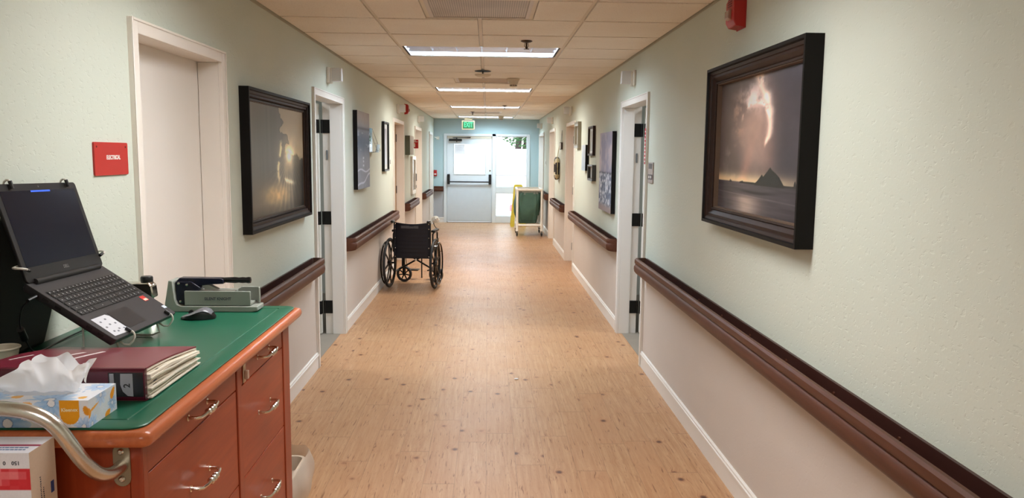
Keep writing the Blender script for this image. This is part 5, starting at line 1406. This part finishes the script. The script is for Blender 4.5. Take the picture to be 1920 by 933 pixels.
# back upholstery
bk = MB()
def bp_(u, v):
    x = -.205+.41*u; z = .352+.425*v-.018*math.sin(PI*u)*(v**3)
    return (x, -.004-.030*math.sin(PI*u)*(.5+.5*v)*-1*-1*.9+.0015*math.sin(v*58)*math.sin(PI*u), z)
bk.grid(bp_, 24, 60); bo = wo('seat_back', bk, WF, solid=.008, smooth=70)
cf = MB()
for sx in (-1,1):
    wo('back_sleeve', MB().tube([(sx*.208,-.001,.355),(sx*.208,-.001,.772)], .0150, 12), WF, bo)
    for z in (.375,.475,.595,.700,.758): wo('chrome_stud', MB().lathe([(0,-.0235),(.005,-.0225),(.0075,-.019),(.008,-.014)], (sx*.200,0,z), 'Y', 12), CHROME, bo)
wo('worn_patch', MB().box(-.128,.080,-.0345,-.0330,.708,.738), mat('worn_grey_label', (88,86,88), .5, vary=(60,.5)), bo, smooth=0)
st_ = wo('seat', MB().box(-.205,.205,.012,.42,.435,.447), WF, bevel=.005)
br = MB(); br.tube([(-.205,.20,.19),(.205,.20,.425)], .0105, 8); wo('cross_brace', br, WB)
br = MB(); br.tube([(.205,.222,.19),(-.205,.222,.425)], .0105, 8); wo('cross_brace', br, WB)
wo('brace_pivot', MB().cyl((0,.185,.3075),(0,.24,.3075),.014,14), CHROME)
wo('hanging_strap', MB().box(.098,.112,.03,.034,.115,.44), mat('black_webbing', (22,21,22), .7), smooth=0)
# white wad tucked at the right push handle
wt = thing('white_cloth_bundle', 'small white cloth bundle hooked at the right push handle of the wheelchair', 'cloth', (-.668, 9.14, .77))
cl_ = MB(); rr_ = random.Random(11)
def cb_(u, v):
    a = 2*PI*u; p = PI*(v*.98+.01); r = .042+.006*math.sin(a*3+p*4)+.004*math.sin(a*7-p*5)
    return (-.614+r*math.sin(p)*math.cos(a), 9.215+r*.8*math.sin(p)*math.sin(a), .812+r*.85*math.cos(p))
cl_.grid(cb_, 32, 20, closed_u=True); obj('cloth', cl_, mat('white_terry_cloth', (232,228,218), .9, bump=(120,.5)), wt, smooth=80)
stp = MB().tube([(-.640,9.215,.785),(-.630,9.24,.74),(-.612,9.29,.705),(-.600,9.32,.700)], .0045, 6)
obj('dark_clip', stp, BLACK, wt)

# ------------------------------------------------------------------ laundry hamper
PVC = mat('white_pvc_pipe', (244,240,230), .3)
hp = thing('laundry_hamper', 'white pipe framed laundry hamper with dark green mesh bag, by the end window', 'laundry hamper', (.81, 15.5, 0))
hx0, hx1, hy0, hy1, ztop_, zlow = .572, 1.048, 15.17, 15.86, .905, .215
r_ = .0245
for x in (hx0, hx1):
    for y in (hy0, hy1):
        lg = obj('leg_pipe', MB().tube([(x,y,.095),(x,y,ztop_-.02)], r_, 16), PVC, hp)
        obj('pipe_joint', MB().tube([(x,y,.100),(x,y,.130)], r_+.005, 16).tube([(x,y,zlow-.045),(x,y,zlow+.045)], r_+.005, 16).ball((x,y,ztop_-.003), r_+.007, 16), PVC, lg)
        cm = MB(); cm.lathe([(0,-.011),(.030,-.011),(.035,-.007),(.035,.007),(.030,.011),(0,.011)], (x+.0,y-.012,.0355), 'X', 20)
        c_ = obj('caster', cm, BLACK, hp); obj('caster_fork', MB().box(x-.017,x-.013,y-.028,y+.012,.025,.082).box(x+.013,x+.017,y-.028,y+.012,.025,.082).box(x-.018,x+.018,y-.024,y+.022,.080,.096), BLACKM, c_)
for (a, b_) in (((hx0,hy0),(hx1,hy0)),((hx0,hy1),(hx1,hy1)),((hx0,hy0),(hx0,hy1)),((hx1,hy0),(hx1,hy1))):
    obj('cross_pipe', MB().tube([(a[0],a[1],ztop_),(b_[0],b_[1],ztop_)], r_, 16), PVC, hp)
    obj('cross_pipe', MB().tube([(a[0],a[1],zlow),(b_[0],b_[1],zlow)], r_, 16), PVC, hp)
def bagf(u, v):
    a = 2*PI*u; cx_, cy_ = .805, 15.515
    wx, wy = .222, .325
    ca, sa = math.cos(a), math.sin(a); k_ = .38
    x = abs(ca)**k_*(1 if ca > 0 else -1); y = abs(sa)**k_*(1 if sa > 0 else -1)
    low = (1-v)
    bul = 1+.05*math.sin(PI*v)-.16*low**4
    sh = -.045*low**1.3-(.050 if ca < 0 else 0)*math.sin(PI*min(1,low*1.1))*0
    xx = cx_+wx*x*bul*(1-(.14*low if ca > 0 else -.22*math.sin(PI*min(1,low*1.05))))+sh*.3
    wr_ = .006*math.sin(a*11+v*5)+.008*math.sin(a*5-v*8)+.004*math.sin(a*23)
    return (xx+wr_*ca, cy_+wy*y*bul+wr_*sa, .245+.60*v-.02*math.sin(PI*v)*math.cos(a*2))
bag = MB(); nu_, nv__ = 96, 26; bag.grid(bagf, nu_, nv__, closed_u=True)
bag.f.append(list(range(nu_-1,-1,-1))); bag.mi.append(0)
gm_ = mat('dark_green_mesh', (64,98,84), .55, vary=(9,.25))
bgo = obj('green_bag', bag, gm_, hp, smooth=80)
tr3 = MB()
for z in (.300,.310): tr3.box(.645,.955,15.183,15.186,z,z+.003)
obj('bag_seam', tr3, mat('black_seam', (16,22,20), .7), bgo)
def linf(u, v):
    a = 2*PI*u; ca, sa = math.cos(a), math.sin(a); x = abs(ca)**.4*(1 if ca > 0 else -1); y = abs(sa)**.4*(1 if sa > 0 else -1)
    wr_ = .006*math.sin(a*17+v*9)+.005*math.sin(a*29)
    return (.81+(.212+wr_)*x, 15.515+(.325+wr_*.6)*y, .835+.062*v-.022*(1-abs(ca))*(1-v)+.006*math.sin(a*8))
obj('clear_liner', MB().grid(linf, 110, 6, closed_u=True), mat('grey_clear_liner', (168,172,166), .25, alpha=.62), hp, smooth=80)
def lin2(u, v):
    return (.945+.070*u+.03*v*(1-u), 15.21+.20*(1-v)*.2+.004*math.sin(u*20+v*9), .24+.17*v)
obj('liner_fold', MB().grid(lin2, 14, 14), mat('grey_clear_liner', (168,172,166), .25, alpha=.62), hp, smooth=80)

# wet floor sign behind it
wf = thing('wet_floor_sign', 'yellow folding wet floor sign standing behind the laundry hamper by the end window', 'wet floor sign', (.67, 17.35, 0))
YEL = mat('yellow_plastic', (232,206,60), .45)
for sg in (-1, 1):
    def V_(x, t, dz): return (x, 17.35+sg*(.17*(1-t)+.018), dz)
    H_ = .90; pnl = MB()
    ys = lambda z: 17.35+sg*(.17*(1-z/H_)+.012)
    o1 = [(.500,0),(.575,0),(.590,.05),(.750,.05),(.765,0),(.840,0),(.765,H_),(.735,H_+.02),(.605,H_+.02),(.575,H_)]
    n = len(o1); vs = [(x,ys(z),z) for x,z in o1]+[(x,ys(z)+sg*.012,z) for x,z in o1]
    pnl.add(vs, [tuple(range(n)), tuple(range(2*n-1,n-1,-1))]+[(i,(i+1)%n,n+(i+1)%n,n+i) for i in range(n)])
    obj('panel', pnl, YEL, wf, smooth=0)
obj('hinge', MB().cyl((.59,17.35,.905),(.75,17.35,.905),.016,12), YEL, wf)
# ------------------------------------------------------------------ camera, world, view
w = bpy.data.worlds.new('World'); bpy.context.scene.world = w; w.use_nodes = True
bg = w.node_tree.nodes['Background']; bg.inputs[0].default_value = (.86,.93,1,1); bg.inputs[1].default_value = 3.2
cam = bpy.data.cameras.new('camera'); co = bpy.data.objects.new('camera', cam); C.objects.link(co)
cam.sensor_width = 36; cam.lens = 36*1469.57/1920; cam.clip_start = .02; cam.clip_end = 200
M = Matrix.Rotation(-.0315, 4, 'Z') @ Matrix.Rotation(PI/2-.1201, 4, 'X') @ Matrix.Rotation(.0105, 4, 'Z')
M.translation = (0, 0, 1.5812); co.matrix_world = M
sc = bpy.context.scene; sc.camera = co
sc.view_settings.view_transform = 'Standard'; sc.view_settings.look = 'None'; sc.view_settings.gamma = 1
sc.view_settings.exposure = EXPO
try: sc.view_settings.use_curve_mapping = False
except Exception: pass
